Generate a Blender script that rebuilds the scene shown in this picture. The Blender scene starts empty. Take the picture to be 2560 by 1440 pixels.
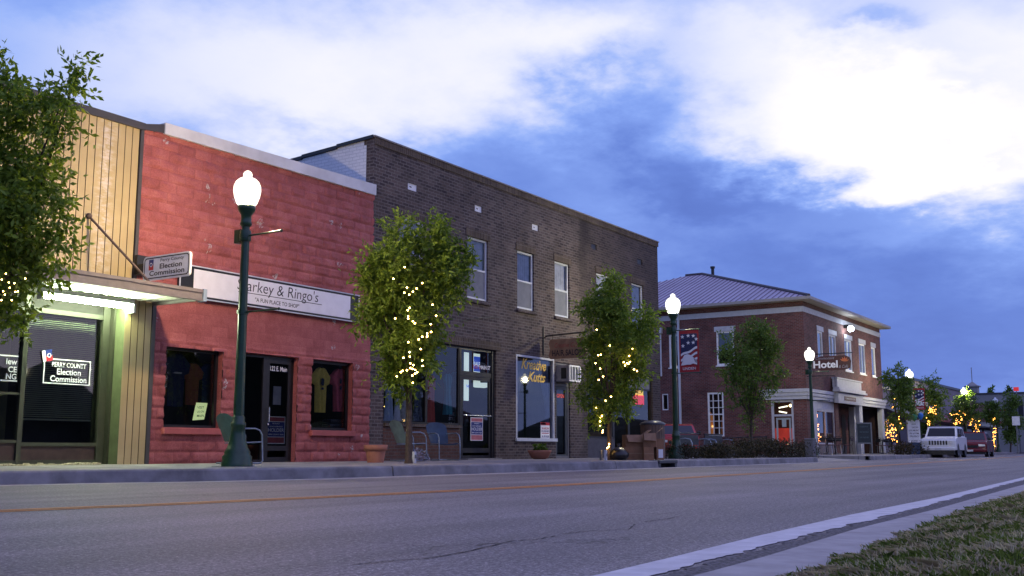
import bpy, math, random
import numpy as np
from mathutils import Vector
random.seed(7); rng = np.random.default_rng(11)
S = bpy.context.scene; COL = S.collection
R = math.radians
# ------------------------------------------------------------------ camera
FPX, PITCH, YAW, H = 2660.0, R(8.616), R(32.98), 0.45
cam_d = bpy.data.cameras.new('camera'); cam = bpy.data.objects.new('camera', cam_d); COL.objects.link(cam)
cam_d.sensor_width = 36; cam_d.lens = FPX/2560*36; cam_d.clip_start = .05; cam_d.clip_end = 5000
cam.location = (0, 0, H); cam.rotation_euler = (R(90)+PITCH, 0, YAW-R(90)); S.camera = cam
# ------------------------------------------------------------------ view, sampling
S.view_settings.view_transform = 'Standard'; S.view_settings.look = 'None'
S.view_settings.exposure = 0.0; S.view_settings.gamma = 1.0
S.cycles.use_denoising = True; S.cycles.max_bounces = 6; S.cycles.diffuse_bounces = 2
S.cycles.glossy_bounces = 3; S.cycles.transparent_max_bounces = 12; S.cycles.sample_clamp_indirect = 4
S.cycles.caustics_reflective = False; S.cycles.caustics_refractive = False
# ------------------------------------------------------------------ node helpers
class NT:
    def __init__(s, tree): s.t = tree; s.n = tree.nodes; s.l = tree.links
    def node(s, typ, **kw):
        n = s.n.new(typ)
        for k, v in kw.items(): setattr(n, k, v)
        return n
    def put(s, sock, v):
        if hasattr(v, 'is_linked') or isinstance(v, bpy.types.NodeSocket): s.l.new(v, sock)
        elif v is not None: sock.default_value = v
    def math(s, op, a, b=None, c=None, clamp=False):
        n = s.node('ShaderNodeMath', operation=op); n.use_clamp = clamp
        s.put(n.inputs[0], a)
        if b is not None: s.put(n.inputs[1], b)
        if c is not None: s.put(n.inputs[2], c)
        return n.outputs[0]
    def mix(s, fac, a, b, blend='MIX'):
        n = s.node('ShaderNodeMix', data_type='RGBA', blend_type=blend)
        s.put(n.inputs[0], fac)
        for i, v in ((6, a), (7, b)):
            s.put(n.inputs[i], (*v, 1) if isinstance(v, tuple) and len(v) == 3 else v)
        return n.outputs[2]
    def noise(s, vec, scale=5, detail=3, rough=.55, out=0):
        n = s.node('ShaderNodeTexNoise'); s.put(n.inputs['Vector'], vec)
        n.inputs['Scale'].default_value = scale; n.inputs['Detail'].default_value = detail; n.inputs['Roughness'].default_value = rough
        return n.outputs[out]
    def ramp(s, fac, stops, interp='LINEAR'):
        n = s.node('ShaderNodeValToRGB'); cr = n.color_ramp; cr.interpolation = interp; s.put(n.inputs[0], fac)
        while len(cr.elements) < len(stops): cr.elements.new(.5)
        for e, (p, c) in zip(cr.elements, stops):
            e.position = p; e.color = (*c, 1) if not isinstance(c, (int, float)) else (c, c, c, 1)
        return n.outputs[0]
    def xyz(s, v):
        n = s.node('ShaderNodeSeparateXYZ'); s.put(n.inputs[0], v); return n.outputs
    def comb(s, x, y, z):
        n = s.node('ShaderNodeCombineXYZ')
        for i, v in enumerate((x, y, z)): s.put(n.inputs[i], v)
        return n.outputs[0]
# ------------------------------------------------------------------ sky
AMB, AMB2 = (.49, .48, .86), (.74, .74, 1.24)   # tints setting the light from unseen sky, overhead and behind the viewer
def azel(x, y):
    return YAW-math.atan((x-1280)/FPX*math.cos(PITCH)), math.atan((1123-y)/FPX*.985)
W = bpy.data.worlds.new('World'); S.world = W; W.use_nodes = True
w = NT(W.node_tree); w.n.clear()
dirv = w.node('ShaderNodeTexCoord').outputs['Generated']
dx, dy, dz = w.xyz(dirv)
az = w.math('ARCTAN2', dy, dx); el = w.math('ARCSINE', dz)
# a layer of cloud seen in perspective, streaming along the street
hz = w.math('ADD', w.math('MAXIMUM', dz, 0.0), .22)
cl = w.comb(w.math('DIVIDE', dx, hz), w.math('DIVIDE', dy, hz), .7)
n1 = w.noise(cl, 1.5, 7, .58); n2 = w.noise(cl, 5.0, 6, .6); n3 = w.noise(cl, .55, 3)
wz = w.math('MULTIPLY', w.math('SUBTRACT', n1, .5), .42)
waz = w.math('ADD', az, w.math('MULTIPLY', w.math('SUBTRACT', n2, .5), .16)); waz = w.math('ADD', waz, w.math('MULTIPLY', wz, .35))
wel = w.math('ADD', el, w.math('MULTIPLY', w.math('SUBTRACT', w.noise(cl, 3.1, 6, .6), .5), .20))
blobs = [  # pixel x, y, radius x, radius y, weight: brighter cloud banks (+) and thicker blue ones (-)
 (2260, 290, 400, 160, .31), (2500, 110, 400, 170, .13), (2030, 255, 210, 80, .24), (2430, 450, 260, 100, .35), (2150, 400, 200, 90, .32), (2750, 250, 300, 300, .3), (1950, 120, 200, 110, .10),
 (1150, 80, 580, 180, .36), (480, 170, 450, 170, .26), (1450, 70, 260, 110, .16), (820, 280, 240, 70, .18),
 (1750, 20, 120, 60, -.07), (1620, 140, 110, 70, -.15), (1500, 230, 110, 60, -.08), (1850, 90, 130, 60, .06), (1490, 340, 230, 110, -.10), (60, 30, 240, 100, -.12), (1700, 640, 900, 150, -.05), (2250, 860, 800, 230, -.22),
 (2200, 520, 110, 50, -.20), (2240, 100, 130, 40, -.26), (2420, 200, 170, 40, -.14), (2500, 290, 120, 24, -.16), (2480, 425, 90, 22, -.20), (1740, 400, 150, 100, -.16), (1670, 270, 120, 110, -.19), (1860, 440, 160, 70, -.14), (1960, 510, 170, 60, -.16), (1150, 430, 300, 80, -.08)]
f = w.math('ADD', w.math('MULTIPLY', w.math('SUBTRACT', n1, .5), .24), .37)
f = w.math('ADD', f, w.math('MULTIPLY', w.math('SUBTRACT', n2, .5), .22))
for bx, by, rx, ry, wt in blobs:
    a0, e0 = azel(bx, by); sx, sy = rx/FPX, ry/FPX
    qa = w.math('DIVIDE', w.math('SUBTRACT', waz, a0), sx); qe = w.math('DIVIDE', w.math('SUBTRACT', wel, e0), sy)
    q = w.math('ADD', w.math('MULTIPLY', qa, qa), w.math('MULTIPLY', qe, qe))
    g = w.math('EXPONENT', w.math('MULTIPLY', q, -.8))
    f = w.math('ADD', f, w.math('MULTIPLY', g, wt))
# overhead and behind the viewer, unseen sky tuned to light the street
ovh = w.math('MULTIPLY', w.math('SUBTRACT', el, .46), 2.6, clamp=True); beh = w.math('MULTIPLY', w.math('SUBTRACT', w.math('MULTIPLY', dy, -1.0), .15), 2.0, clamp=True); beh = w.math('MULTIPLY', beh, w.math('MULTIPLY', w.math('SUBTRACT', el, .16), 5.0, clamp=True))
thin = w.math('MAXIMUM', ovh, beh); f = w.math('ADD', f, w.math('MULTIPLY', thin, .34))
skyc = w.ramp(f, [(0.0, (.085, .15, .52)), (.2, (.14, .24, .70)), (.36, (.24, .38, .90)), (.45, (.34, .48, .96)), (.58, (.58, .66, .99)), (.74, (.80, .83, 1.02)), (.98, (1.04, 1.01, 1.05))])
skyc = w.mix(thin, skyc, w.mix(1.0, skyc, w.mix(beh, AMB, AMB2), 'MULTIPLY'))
nish = w.node('ShaderNodeTexSky', sky_type='NISHITA'); nish.sun_disc = False
SUN_EL, SUN_AZ = R(6), R(-58)
nish.sun_elevation = R(1.5); nish.sun_rotation = R(90)-SUN_AZ
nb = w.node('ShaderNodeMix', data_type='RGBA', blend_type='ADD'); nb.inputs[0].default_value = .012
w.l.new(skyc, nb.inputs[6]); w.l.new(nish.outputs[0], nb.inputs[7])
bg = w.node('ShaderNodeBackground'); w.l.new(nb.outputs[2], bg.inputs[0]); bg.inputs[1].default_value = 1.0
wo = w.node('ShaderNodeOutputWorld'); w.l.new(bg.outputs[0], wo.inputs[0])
# soft last light from the west
sd = bpy.data.lights.new('sun', 'SUN'); sd.energy = .12; sd.angle = R(25); sd.color = (1, .9, .85)
so = bpy.data.objects.new('sun', sd); COL.objects.link(so)
so.rotation_euler = Vector((-math.cos(SUN_EL)*math.cos(SUN_AZ), -math.cos(SUN_EL)*math.sin(SUN_AZ), -math.sin(SUN_EL))).to_track_quat('-Z', 'Y').to_euler()
# ------------------------------------------------------------------ from pixels of the photograph to places
_fw = Vector((math.cos(YAW)*math.cos(PITCH), math.sin(YAW)*math.cos(PITCH), math.sin(PITCH)))
_rt = Vector((math.sin(YAW), -math.cos(YAW), 0)); _up = _rt.cross(_fw); _C = Vector((0, 0, H))
def ray(x, y): return _fw+_rt*((x-1280)/FPX)-_up*((y-720)/FPX)
def fac(x, y, Y=16.0): d = ray(x, y); return _C+d*(Y/d.y)
def sid(x, y, X): d = ray(x, y); return _C+d*(X/d.x)
def gnd(x, y, z=0.0): d = ray(x, y); return _C+d*((z-H)/d.z)
def gx(x, Y, y=1123): return fac(x, y, Y).x
def dep(x, y, D): d = ray(x, y); return _C+d*D          # a point D metres deep along the view
# ------------------------------------------------------------------ materials
def base_mat(name):
    m = bpy.data.materials.new(name); m.use_nodes = True; t = NT(m.node_tree)
    return m, t, t.n['Principled BSDF']
def mat(name, col, rough=.6, var=.18, sc=6.0, bump=0.0, bsc=40.0, metal=0.0, col2=None, world=False, spec=.4, dirt=None):
    m, t, p = base_mat(name)
    v = t.node('ShaderNodeNewGeometry').outputs['Position'] if world else t.node('ShaderNodeTexCoord').outputs['Object']
    n = t.noise(v, sc, 4)
    a = tuple(max(0, c*(1-var)) for c in col); b = col2 or tuple(min(1, c*(1+var)) for c in col)
    c = t.ramp(n, [(.3, a), (.7, b)])
    if dirt: c = t.mix(t.math('MULTIPLY', t.ramp(t.noise(v, sc*.37, 5, .7), [(.5, 0), (.68, 1)]), dirt[1]), c, dirt[0])
    t.l.new(c, p.inputs['Base Color'])
    p.inputs['Roughness'].default_value = rough; p.inputs['Metallic'].default_value = metal; p.inputs['Specular IOR Level'].default_value = spec
    if bump:
        bn = t.node('ShaderNodeBump'); bn.inputs['Strength'].default_value = bump; bn.inputs['Distance'].default_value = .01
        t.l.new(t.noise(v, bsc, 4, .6), bn.inputs['Height']); t.l.new(bn.outputs[0], p.inputs['Normal'])
    return m
def emit(name, col, st):
    m, t, p = base_mat(name)
    p.inputs['Base Color'].default_value = (*[min(1, c) for c in col], 1); p.inputs['Emission Color'].default_value = (*col, 1); p.inputs['Emission Strength'].default_value = st
    return m
def brick_mat(name, c1, c2, mortar, bw=.215, bh=.075, soldier=False, bump=.5, tone=.35, off=.5, msize=.011, patch=None, older=None):
    m, t, p = base_mat(name)
    pos = t.node('ShaderNodeNewGeometry').outputs['Position']; x, y, z = t.xyz(pos)
    u = t.math('ADD', x, y)
    v = t.comb(z, u, 0) if soldier else t.comb(u, z, 0)
    b = t.node('ShaderNodeTexBrick'); b.offset = off; t.l.new(v, b.inputs['Vector'])
    b.inputs['Scale'].default_value = 1; b.inputs['Brick Width'].default_value = bw; b.inputs['Row Height'].default_value = bh
    b.inputs['Mortar Size'].default_value = msize; b.inputs['Mortar Smooth'].default_value = .25; b.inputs['Bias'].default_value = 0
    b.inputs['Color1'].default_value = (*c1, 1); b.inputs['Color2'].default_value = (*c2, 1); b.inputs['Mortar'].default_value = (*mortar, 1)
    c = t.mix(tone, b.outputs[0], t.ramp(t.noise(v, 1.1, 5, .6), [(.3, .0), (.7, 1.0)]), 'SOFT_LIGHT')
    c = t.mix(.4, c, t.ramp(t.noise(v, 38, 3), [(.3, .15), (.7, .85)]), 'SOFT_LIGHT')
    if patch: c = t.mix(t.math('MULTIPLY', t.ramp(t.noise(v, .8, 6, .7), [(.52, 0), (.66, 1)]), patch[1]), c, patch[0])
    if older:   # the right-hand half is a later, darker batch of brick with a sooty seam
        sn = t.math('MULTIPLY', t.math('SUBTRACT', t.noise(pos, .9, 4), .5), .5); xx = t.math('ADD', x, sn)
        k = t.math('MULTIPLY', t.math('SUBTRACT', xx, older), 6.0, clamp=True); q = t.math('DIVIDE', t.math('SUBTRACT', xx, older+.35), .32); sm = t.math('EXPONENT', t.math('MULTIPLY', t.math('MULTIPLY', q, q), -1.0)); up_ = t.math('MULTIPLY', t.math('SUBTRACT', z, 4.5), .4, clamp=True)
        c = t.mix(t.math('MULTIPLY', k, .40), c, (.030, .024, .024)); c = t.mix(t.math('MULTIPLY', t.math('MULTIPLY', sm, up_), .55), c, (.02, .017, .017))
    t.l.new(c, p.inputs['Base Color']); p.inputs['Roughness'].default_value = .85; p.inputs['Specular IOR Level'].default_value = .25
    bn = t.node('ShaderNodeBump'); bn.inputs['Strength'].default_value = bump; bn.inputs['Distance'].default_value = .012
    hgt = t.math('ADD', t.math('MULTIPLY', b.outputs[1], -1.0), t.math('MULTIPLY', t.noise(v, 60, 3), .5))
    t.l.new(hgt, bn.inputs['Height']); t.l.new(bn.outputs[0], p.inputs['Normal'])
    return m
def glass_mat(name, tint=(.75, .8, .82), refl=1.0):
    m, t, p = base_mat(name); t.n.remove(p)
    tr = t.node('ShaderNodeBsdfTransparent'); tr.inputs[0].default_value = (*tint, 1)
    gl = t.node('ShaderNodeBsdfGlossy'); gl.inputs['Roughness'].default_value = .015
    fr = t.node('ShaderNodeFresnel'); fr.inputs[0].default_value = 1.55
    fx = t.math('MULTIPLY', fr.outputs[0], 1.6*refl, clamp=True)
    mx = t.node('ShaderNodeMixShader'); t.l.new(fx, mx.inputs[0]); t.l.new(tr.outputs[0], mx.inputs[1]); t.l.new(gl.outputs[0], mx.inputs[2])
    t.l.new(mx.outputs[0], t.n['Material Output'].inputs[0])
    return m
def leaf_mat(name, a, b, trans=.35):
    m, t, p = base_mat(name)
    g = t.node('ShaderNodeNewGeometry')
    c = t.ramp(g.outputs['Random Per Island'], [(0, a), (1, b)])
    c = t.mix(.5, c, t.ramp(t.noise(g.outputs['Position'], 2.2, 3), [(.35, .2), (.65, .8)]), 'SOFT_LIGHT')
    t.l.new(c, p.inputs['Base Color']); p.inputs['Roughness'].default_value = .5; p.inputs['Specular IOR Level'].default_value = .3
    tl = t.node('ShaderNodeBsdfTranslucent'); t.l.new(t.mix(1.0, c, (1.0, 1.0, .45), 'MULTIPLY'), tl.inputs[0])
    mx = t.node('ShaderNodeMixShader'); mx.inputs[0].default_value = trans
    t.l.new(p.outputs[0], mx.inputs[1]); t.l.new(tl.outputs[0], mx.inputs[2]); t.l.new(mx.outputs[0], t.n['Material Output'].inputs[0])
    return m
M = {}
M['dark'] = mat('dark_interior', (.012, .012, .016), .9)
M['black'] = mat('black_paint', (.015, .016, .018), .4)
M['bronze'] = mat('dark_bronze_metal', (.02, .02, .024), .35, metal=.3)
M['alu'] = mat('aluminium_frame', (.16, .17, .18), .4, metal=.2)
M['white'] = mat('white_paint', (.72, .73, .74), .5, var=.08, bump=.1)
M['whiteframe'] = mat('white_window_frame', (.50, .53, .58), .5, var=.08)
M['glass'] = glass_mat('window_glass')
M['glassdark'] = glass_mat('tinted_glass', (.45, .48, .5), 1.2)
M['curtain'] = mat('lace_curtain', (.58, .54, .66), .9, var=.25, sc=5)
M['screen'] = mat('insect_screen', (.16, .17, .20), .8, var=.1)
M['green'] = mat('dark_green_cast_iron', (.012, .045, .018), .3, var=.25, sc=9, bump=.1, spec=.5)
def globe_mat(name, col, st, tr):
    m, t, p = base_mat(name); t.n.remove(p)
    a = t.node('ShaderNodeBsdfTransparent'); a.inputs[0].default_value = (*[.35+.65*c for c in col], 1); e = t.node('ShaderNodeEmission'); e.inputs[0].default_value = (*col, 1); e.inputs[1].default_value = st
    mx = t.node('ShaderNodeMixShader'); mx.inputs[0].default_value = 1-tr; t.l.new(a.outputs[0], mx.inputs[1]); t.l.new(e.outputs[0], mx.inputs[2]); t.l.new(mx.outputs[0], t.n['Material Output'].inputs[0])
    return m
M['globe'] = globe_mat('frosted_globe_warm', (1.0, .96, .86), 2.6, .45); M['globe_bulb'] = emit('warm_lamp_bulb', (1.0, .76, .46), 2300)
M['globe_far'] = globe_mat('frosted_globe_white', (1.0, .99, .90), 2.6, .45); M['globe_far_bulb'] = emit('white_lamp_bulb', (1.0, .90, .60), 1700)
M['globe_off'] = mat('unlit_lamp_globe', (.6, .64, .7), .3, var=.05)
M['bulb'] = emit('warm_fairy_bulb', (1.0, .56, .14), 45)
M['tube'] = emit('fluorescent_tube', (.86, 1.0, .66), 170)
M['wire'] = mat('dark_green_wire', (.015, .03, .015), .6)
M['kerbc'] = mat('kerb_concrete', (.20, .195, .20), .85, var=.3, sc=3, bump=.4, bsc=90, world=True, dirt=((.07, .065, .06), .6))
M['brownbrick'] = brick_mat('brown_brick', (.042, .032, .034), (.106, .080, .070), (.14, .122, .115), .225, .08, patch=((.14, .12, .105), .3), older=28.45)
M['soldier'] = brick_mat('brown_brick_soldier', (.055, .038, .030), (.10, .075, .05), (.13, .11, .095), .2, .075, soldier=True, off=0)
M['whitebrick'] = brick_mat('white_painted_brick', (.66, .68, .70), (.72, .73, .75), (.55, .57, .6), .225, .08, tone=.1)
M['redbrick'] = brick_mat('hotel_red_brick', (.085, .028, .026), (.15, .052, .042), (.13, .105, .105), .21, .072)
M['terracotta'] = mat('terracotta', (.36, .15, .10), .8, var=.15, bump=.15)
M['trunk'] = mat('tree_bark', (.07, .052, .04), .9, var=.35, sc=14, bump=.6, bsc=50)
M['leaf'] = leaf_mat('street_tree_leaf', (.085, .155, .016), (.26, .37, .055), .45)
M['leafdark'] = leaf_mat('dark_tree_leaf', (.055, .115, .02), (.15, .24, .04))  # darker leaf green for the hotel-side and far trees
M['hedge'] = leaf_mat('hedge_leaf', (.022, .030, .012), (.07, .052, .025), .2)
M['gold'] = mat('gold_lettering', (.75, .50, .10), .4, var=.1)
M['txtblack'] = mat('black_lettering', (.015, .015, .018), .5)
M['txtwhite'] = mat('white_lettering', (.8, .8, .8), .5, var=.03)
M['navy'] = mat('navy_print', (.012, .025, .16), .5)
M['redprint'] = mat('red_print', (.42, .02, .03), .5)
M['card'] = mat('cardboard', (.26, .14, .075), .85, var=.18, sc=5)
M['rubber'] = mat('tyre_rubber', (.015, .015, .016), .8)
M['chrome'] = mat('bright_metal', (.55, .57, .6), .25, metal=.9, var=.05)
M['carglass'] = glass_mat('car_glass', (.10, .12, .14), 2.2)
# ------------------------------------------------------------------ mesh building
_txt = {}
def text_geo(s, off=0.0, shear=0.0, space=1.0):
    k = (s, off, shear, space)
    if k not in _txt:
        c = bpy.data.curves.new('t', 'FONT'); c.body = s; c.offset = off; c.shear = shear; c.space_character = space; c.resolution_u = 3
        o = bpy.data.objects.new('t', c); COL.objects.link(o); bpy.context.view_layer.update()
        me = bpy.data.meshes.new_from_object(o.evaluated_get(bpy.context.evaluated_depsgraph_get()))
        vs = [tuple(v.co[:2]) for v in me.vertices]; fs = [tuple(p.vertices) for p in me.polygons]
        bpy.data.objects.remove(o); bpy.data.meshes.remove(me); bpy.data.curves.remove(c)
        _txt[k] = (vs, fs)
    return _txt[k]
def wloc(o):
    v = Vector((0, 0, 0))
    while o: v = v+o.location; o = o.parent
    return v
class MB:
    def __init__(s): s.v = []; s.f = []; s.m = []; s.s = []
    def add(s, vs, fs, m=0, smooth=False):
        o = len(s.v); s.v += [tuple(v) for v in vs]; s.f += [tuple(i+o for i in f) for f in fs]
        s.m += [m]*len(fs); s.s += [smooth]*len(fs); return s
    def quad(s, a, b, c, d, m=0): return s.add([a, b, c, d], [(0, 1, 2, 3)], m)
    def box(s, x0, x1, y0, y1, z0, z1, m=0, bev=0.0):
        if bev <= 0:
            vs = [(x, y, z) for z in (z0, z1) for y in (y0, y1) for x in (x0, x1)]
            return s.add(vs, [(0, 2, 3, 1), (4, 5, 7, 6), (0, 1, 5, 4), (2, 6, 7, 3), (0, 4, 6, 2), (1, 3, 7, 5)], m)
        # chamfered box
        b = min(bev, (x1-x0)*.45, (y1-y0)*.45, (z1-z0)*.45); X = (x0, x1); Y = (y0, y1); Z = (z0, z1); vs = []; idx = {}
        for i in (0, 1):
            for j in (0, 1):
                for k in (0, 1):
                    sx, sy, sz = (1, -1)[i], (1, -1)[j], (1, -1)[k]
                    for a in range(3):
                        p = [X[i]+sx*b, Y[j]+sy*b, Z[k]+sz*b]; p[a] = (X[i], Y[j], Z[k])[a]
                        idx[i, j, k, a] = len(vs); vs.append(tuple(p))
        F = []
        for i in (0, 1):
            F.append([idx[i, 0, 0, 0], idx[i, 1, 0, 0], idx[i, 1, 1, 0], idx[i, 0, 1, 0]])
            F.append([idx[0, i, 0, 1], idx[1, i, 0, 1], idx[1, i, 1, 1], idx[0, i, 1, 1]])
            F.append([idx[0, 0, i, 2], idx[1, 0, i, 2], idx[1, 1, i, 2], idx[0, 1, i, 2]])
            for j in (0, 1):
                F.append([idx[i, j, 0, 0], idx[i, j, 1, 0], idx[i, j, 1, 1], idx[i, j, 0, 1]])
                F.append([idx[i, 0, j, 0], idx[i, 1, j, 0], idx[i, 1, j, 2], idx[i, 0, j, 2]])
                F.append([idx[0, i, j, 1], idx[1, i, j, 1], idx[1, i, j, 2], idx[0, i, j, 2]])
                for k in (0, 1): F.append([idx[i, j, k, a] for a in range(3)])
        c = Vector(((x0+x1)/2, (y0+y1)/2, (z0+z1)/2)); out = []
        for fc in F:
            p = [Vector(vs[q]) for q in fc]; n = (p[1]-p[0]).cross(p[2]-p[0])
            out.append(tuple(fc) if n.dot(sum(p, Vector())/len(p)-c) > 0 else tuple(reversed(fc)))
        return s.add(vs, out, m)
    def obox(s, c, ux, uy, hx, hy, z0, z1, m=0):   # box turned in plan, (ux,uy) its long direction
        a = Vector((ux, uy, 0)).normalized(); b = Vector((-a.y, a.x, 0)); c = Vector((c[0], c[1], 0)); vs = []
        for z in (z0, z1):
            for j in (-1, 1):
                for i in (-1, 1): q = c+a*hx*i+b*hy*j; vs.append((q.x, q.y, z))
        return s.add(vs, [(0, 2, 3, 1), (4, 5, 7, 6), (0, 1, 5, 4), (2, 6, 7, 3), (0, 4, 6, 2), (1, 3, 7, 5)], m)
    def tube(s, pts, r, n=8, m=0, caps=True):
        pts = [Vector(p) for p in pts]; rs = r if isinstance(r, (list, tuple)) else [r]*len(pts); vs = []; ref = None
        for i, p in enumerate(pts):
            t = (pts[min(i+1, len(pts)-1)]-pts[max(i-1, 0)])
            t = t.normalized() if t.length > 1e-9 else Vector((0, 0, 1))
            if ref is None: ref = Vector((0, 0, 1)) if abs(t.z) < .9 else Vector((1, 0, 0))
            a = t.cross(ref)
            if a.length < 1e-4: a = t.cross(Vector((0, 1, 0)))
            a.normalize(); b = t.cross(a); ref = a.cross(t)
            for k in range(n):
                q = p+(a*math.cos(2*math.pi*k/n)+b*math.sin(2*math.pi*k/n))*rs[i]; vs.append(tuple(q))
        fs = [(i*n+k, i*n+(k+1) % n, (i+1)*n+(k+1) % n, (i+1)*n+k) for i in range(len(pts)-1) for k in range(n)]
        s.add(vs, fs, m, True)
        if caps: s.add(vs[:n], [tuple(reversed(range(n)))], m); s.add(vs[-n:], [tuple(range(n))], m)
        return s
    def lathe(s, prof, c=(0, 0, 0), n=20, m=0, smooth=True, flute=0.0, sq=1.0):
        vs = []
        for r, z in prof:
            for k in range(n):
                rr = r*(1-flute*(k % 2)); vs.append((c[0]+rr*math.cos(2*math.pi*k/n), c[1]+rr*sq*math.sin(2*math.pi*k/n), c[2]+z))
        fs = [(i*n+k, i*n+(k+1) % n, (i+1)*n+(k+1) % n, (i+1)*n+k) for i in range(len(prof)-1) for k in range(n)]
        s.add(vs, fs, m, smooth)
        s.add(vs[:n], [tuple(reversed(range(n)))], m); s.add(vs[-n:], [tuple(range(n))], m)
        return s
    def ball(s, c, r, m=0, n=10, sc=(1, 1, 1)):
        k = n//2; prof = [(max(1e-4, math.sin(math.pi*i/k))*r, -math.cos(math.pi*i/k)*r*sc[2]) for i in range(k+1)]
        return s.lathe(prof, c, n, m)
    def poly(s, pts, t, m=0):     # closed outline given a thickness vector
        t = Vector(t); p = [Vector(q) for q in pts]; n = len(p)
        s.add(p+[q+t for q in p], [tuple(reversed(range(n))), tuple(range(n, 2*n))]+[(i, (i+1) % n, n+(i+1) % n, n+i) for i in range(n)], m); return s
    def text(s, body, o, u, v, h=None, width=None, m=0, off=0.0, shear=0.0, align='C', space=1.0):
        vs, fs = text_geo(body, off, shear, space); xs = [p[0] for p in vs]; ys = [p[1] for p in vs]
        x0, x1, y0, y1 = min(xs), max(xs), min(ys), max(ys); u = Vector(u).normalized(); v = Vector(v).normalized(); o = Vector(o)
        sy = (h/(y1-y0)) if h else width/(x1-x0); sx = width/(x1-x0) if width else sy
        ax = {'C': (x0+x1)/2, 'L': x0, 'R': x1}[align]
        return s.add([o+u*((x-ax)*sx)+v*((y-(y0+y1)/2)*sy) for x, y in vs], fs, m)
    def build(s, name, mats, parent=None, local=False):
        me = bpy.data.meshes.new(name); off = Vector((0, 0, 0)) if (local or parent is None) else wloc(parent)
        me.from_pydata([(a-off.x, b-off.y, c-off.z) for a, b, c in s.v], [], s.f)
        mats = mats if isinstance(mats, (list, tuple)) else [mats]
        for q in mats: me.materials.append(M[q] if isinstance(q, str) else q)
        me.polygons.foreach_set('material_index', s.m); me.polygons.foreach_set('use_smooth', s.s); me.update()
        o = bpy.data.objects.new(name, me); COL.objects.link(o); o.parent = parent
        return o
def fast_mesh(name, V, F, mats, midx=None, parent=None, off=(0, 0, 0), smooth=False):
    V = np.asarray(V, dtype=np.float32)-np.asarray(off, dtype=np.float32); F = np.asarray(F, dtype=np.int32); k = F.shape[1]
    me = bpy.data.meshes.new(name); me.vertices.add(len(V)); me.vertices.foreach_set('co', V.ravel())
    me.loops.add(F.size); me.loops.foreach_set('vertex_index', F.ravel())
    me.polygons.add(len(F)); me.polygons.foreach_set('loop_start', np.arange(0, F.size, k, dtype=np.int32)); me.polygons.foreach_set('loop_total', np.full(len(F), k, dtype=np.int32))
    for q in (mats if isinstance(mats, (list, tuple)) else [mats]): me.materials.append(M[q])
    if midx is not None: me.polygons.foreach_set('material_index', np.asarray(midx, dtype=np.int32))
    if smooth: me.polygons.foreach_set('use_smooth', np.ones(len(F), dtype=bool))
    me.update(calc_edges=True); me.validate()
    o = bpy.data.objects.new(name, me); COL.objects.link(o); o.parent = parent
    return o
def tag(o, label, cat, group=None):
    o['label'] = label; o['category'] = cat
    if group: o['group'] = group
    return o
def struct(o, kind='structure', label=None):
    o['kind'] = kind
    if label: o['label'] = label
    return o
def thing(name, label, cat, loc=(0, 0, 0), group=None):
    o = bpy.data.objects.new(name, None); COL.objects.link(o); o.location = loc; o.empty_display_size = .2
    return tag(o, label, cat, group)
def copy_tree(o, parent=None):
    c = o.copy(); COL.objects.link(c); c.parent = parent
    for ch in list(o.children): copy_tree(ch, c)
    return c
# ================================================================== THE SETTING
M['asphalt'] = None
def asphalt():
    m, t, p = base_mat('worn_asphalt'); pos = t.node('ShaderNodeNewGeometry').outputs['Position']
    big = t.noise(pos, .35, 5, .6); fine = t.math('ADD', t.math('MULTIPLY', t.noise(pos, 85, 2, .7), .5), t.math('MULTIPLY', t.noise(pos, 33, 3, .75), .5)); x, y, z = t.xyz(pos)
    lanes = t.noise(t.comb(t.math('MULTIPLY', x, .04), t.math('MULTIPLY', y, .9), 0), 1.6, 3)
    c = t.ramp(fine, [(.36, (.055, .049, .050)), (.5, (.150, .135, .134)), (.64, (.36, .335, .325))])
    spk = t.ramp(t.noise(pos, 48, 1, .4), [(.70, 0), (.76, 1)]); c = t.mix(t.math('MULTIPLY', spk, .8), c, (.62, .58, .54))
    dk = t.ramp(t.noise(pos, 27, 2, .5), [(.26, 1), (.34, 0)]); c = t.mix(t.math('MULTIPLY', dk, .7), c, (.03, .027, .028))
    c = t.mix(.55, c, t.ramp(big, [(.3, .28), (.7, .66)]), 'SOFT_LIGHT'); c = t.mix(.65, c, t.ramp(lanes, [(.35, .3), (.65, .7)]), 'SOFT_LIGHT')
    # cracks
    vo = t.node('ShaderNodeTexVoronoi', feature='DISTANCE_TO_EDGE'); vo.inputs['Scale'].default_value = .22
    wp = t.node('ShaderNodeVectorMath', operation='ADD'); t.l.new(pos, wp.inputs[0])
    wn = t.node('ShaderNodeVectorMath', operation='SCALE'); t.l.new(t.noise(pos, 1.3, 5, .65, out=1), wn.inputs[0]); wn.inputs['Scale'].default_value = 1.2
    t.l.new(wn.outputs[0], wp.inputs[1]); t.l.new(wp.outputs[0], vo.inputs['Vector'])
    cr = t.ramp(vo.outputs['Distance'], [(.0, 1.0), (.0016, .8), (.003, 0)]); cr = t.math('MULTIPLY', cr, t.ramp(t.noise(pos, .5, 2), [(.5, 0), (.58, .75)]))
    c = t.mix(cr, c, (.022, .02, .02)); t.l.new(c, p.inputs['Base Color']); p.inputs['Roughness'].default_value = .72; p.inputs['Specular IOR Level'].default_value = .35
    bn = t.node('ShaderNodeBump'); bn.inputs['Strength'].default_value = .7; bn.inputs['Distance'].default_value = .006
    t.l.new(t.math('SUBTRACT', fine, t.math('MULTIPLY', cr, .8)), bn.inputs['Height']); t.l.new(bn.outputs[0], p.inputs['Normal'])
    return m
M['asphalt'] = asphalt()
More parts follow.
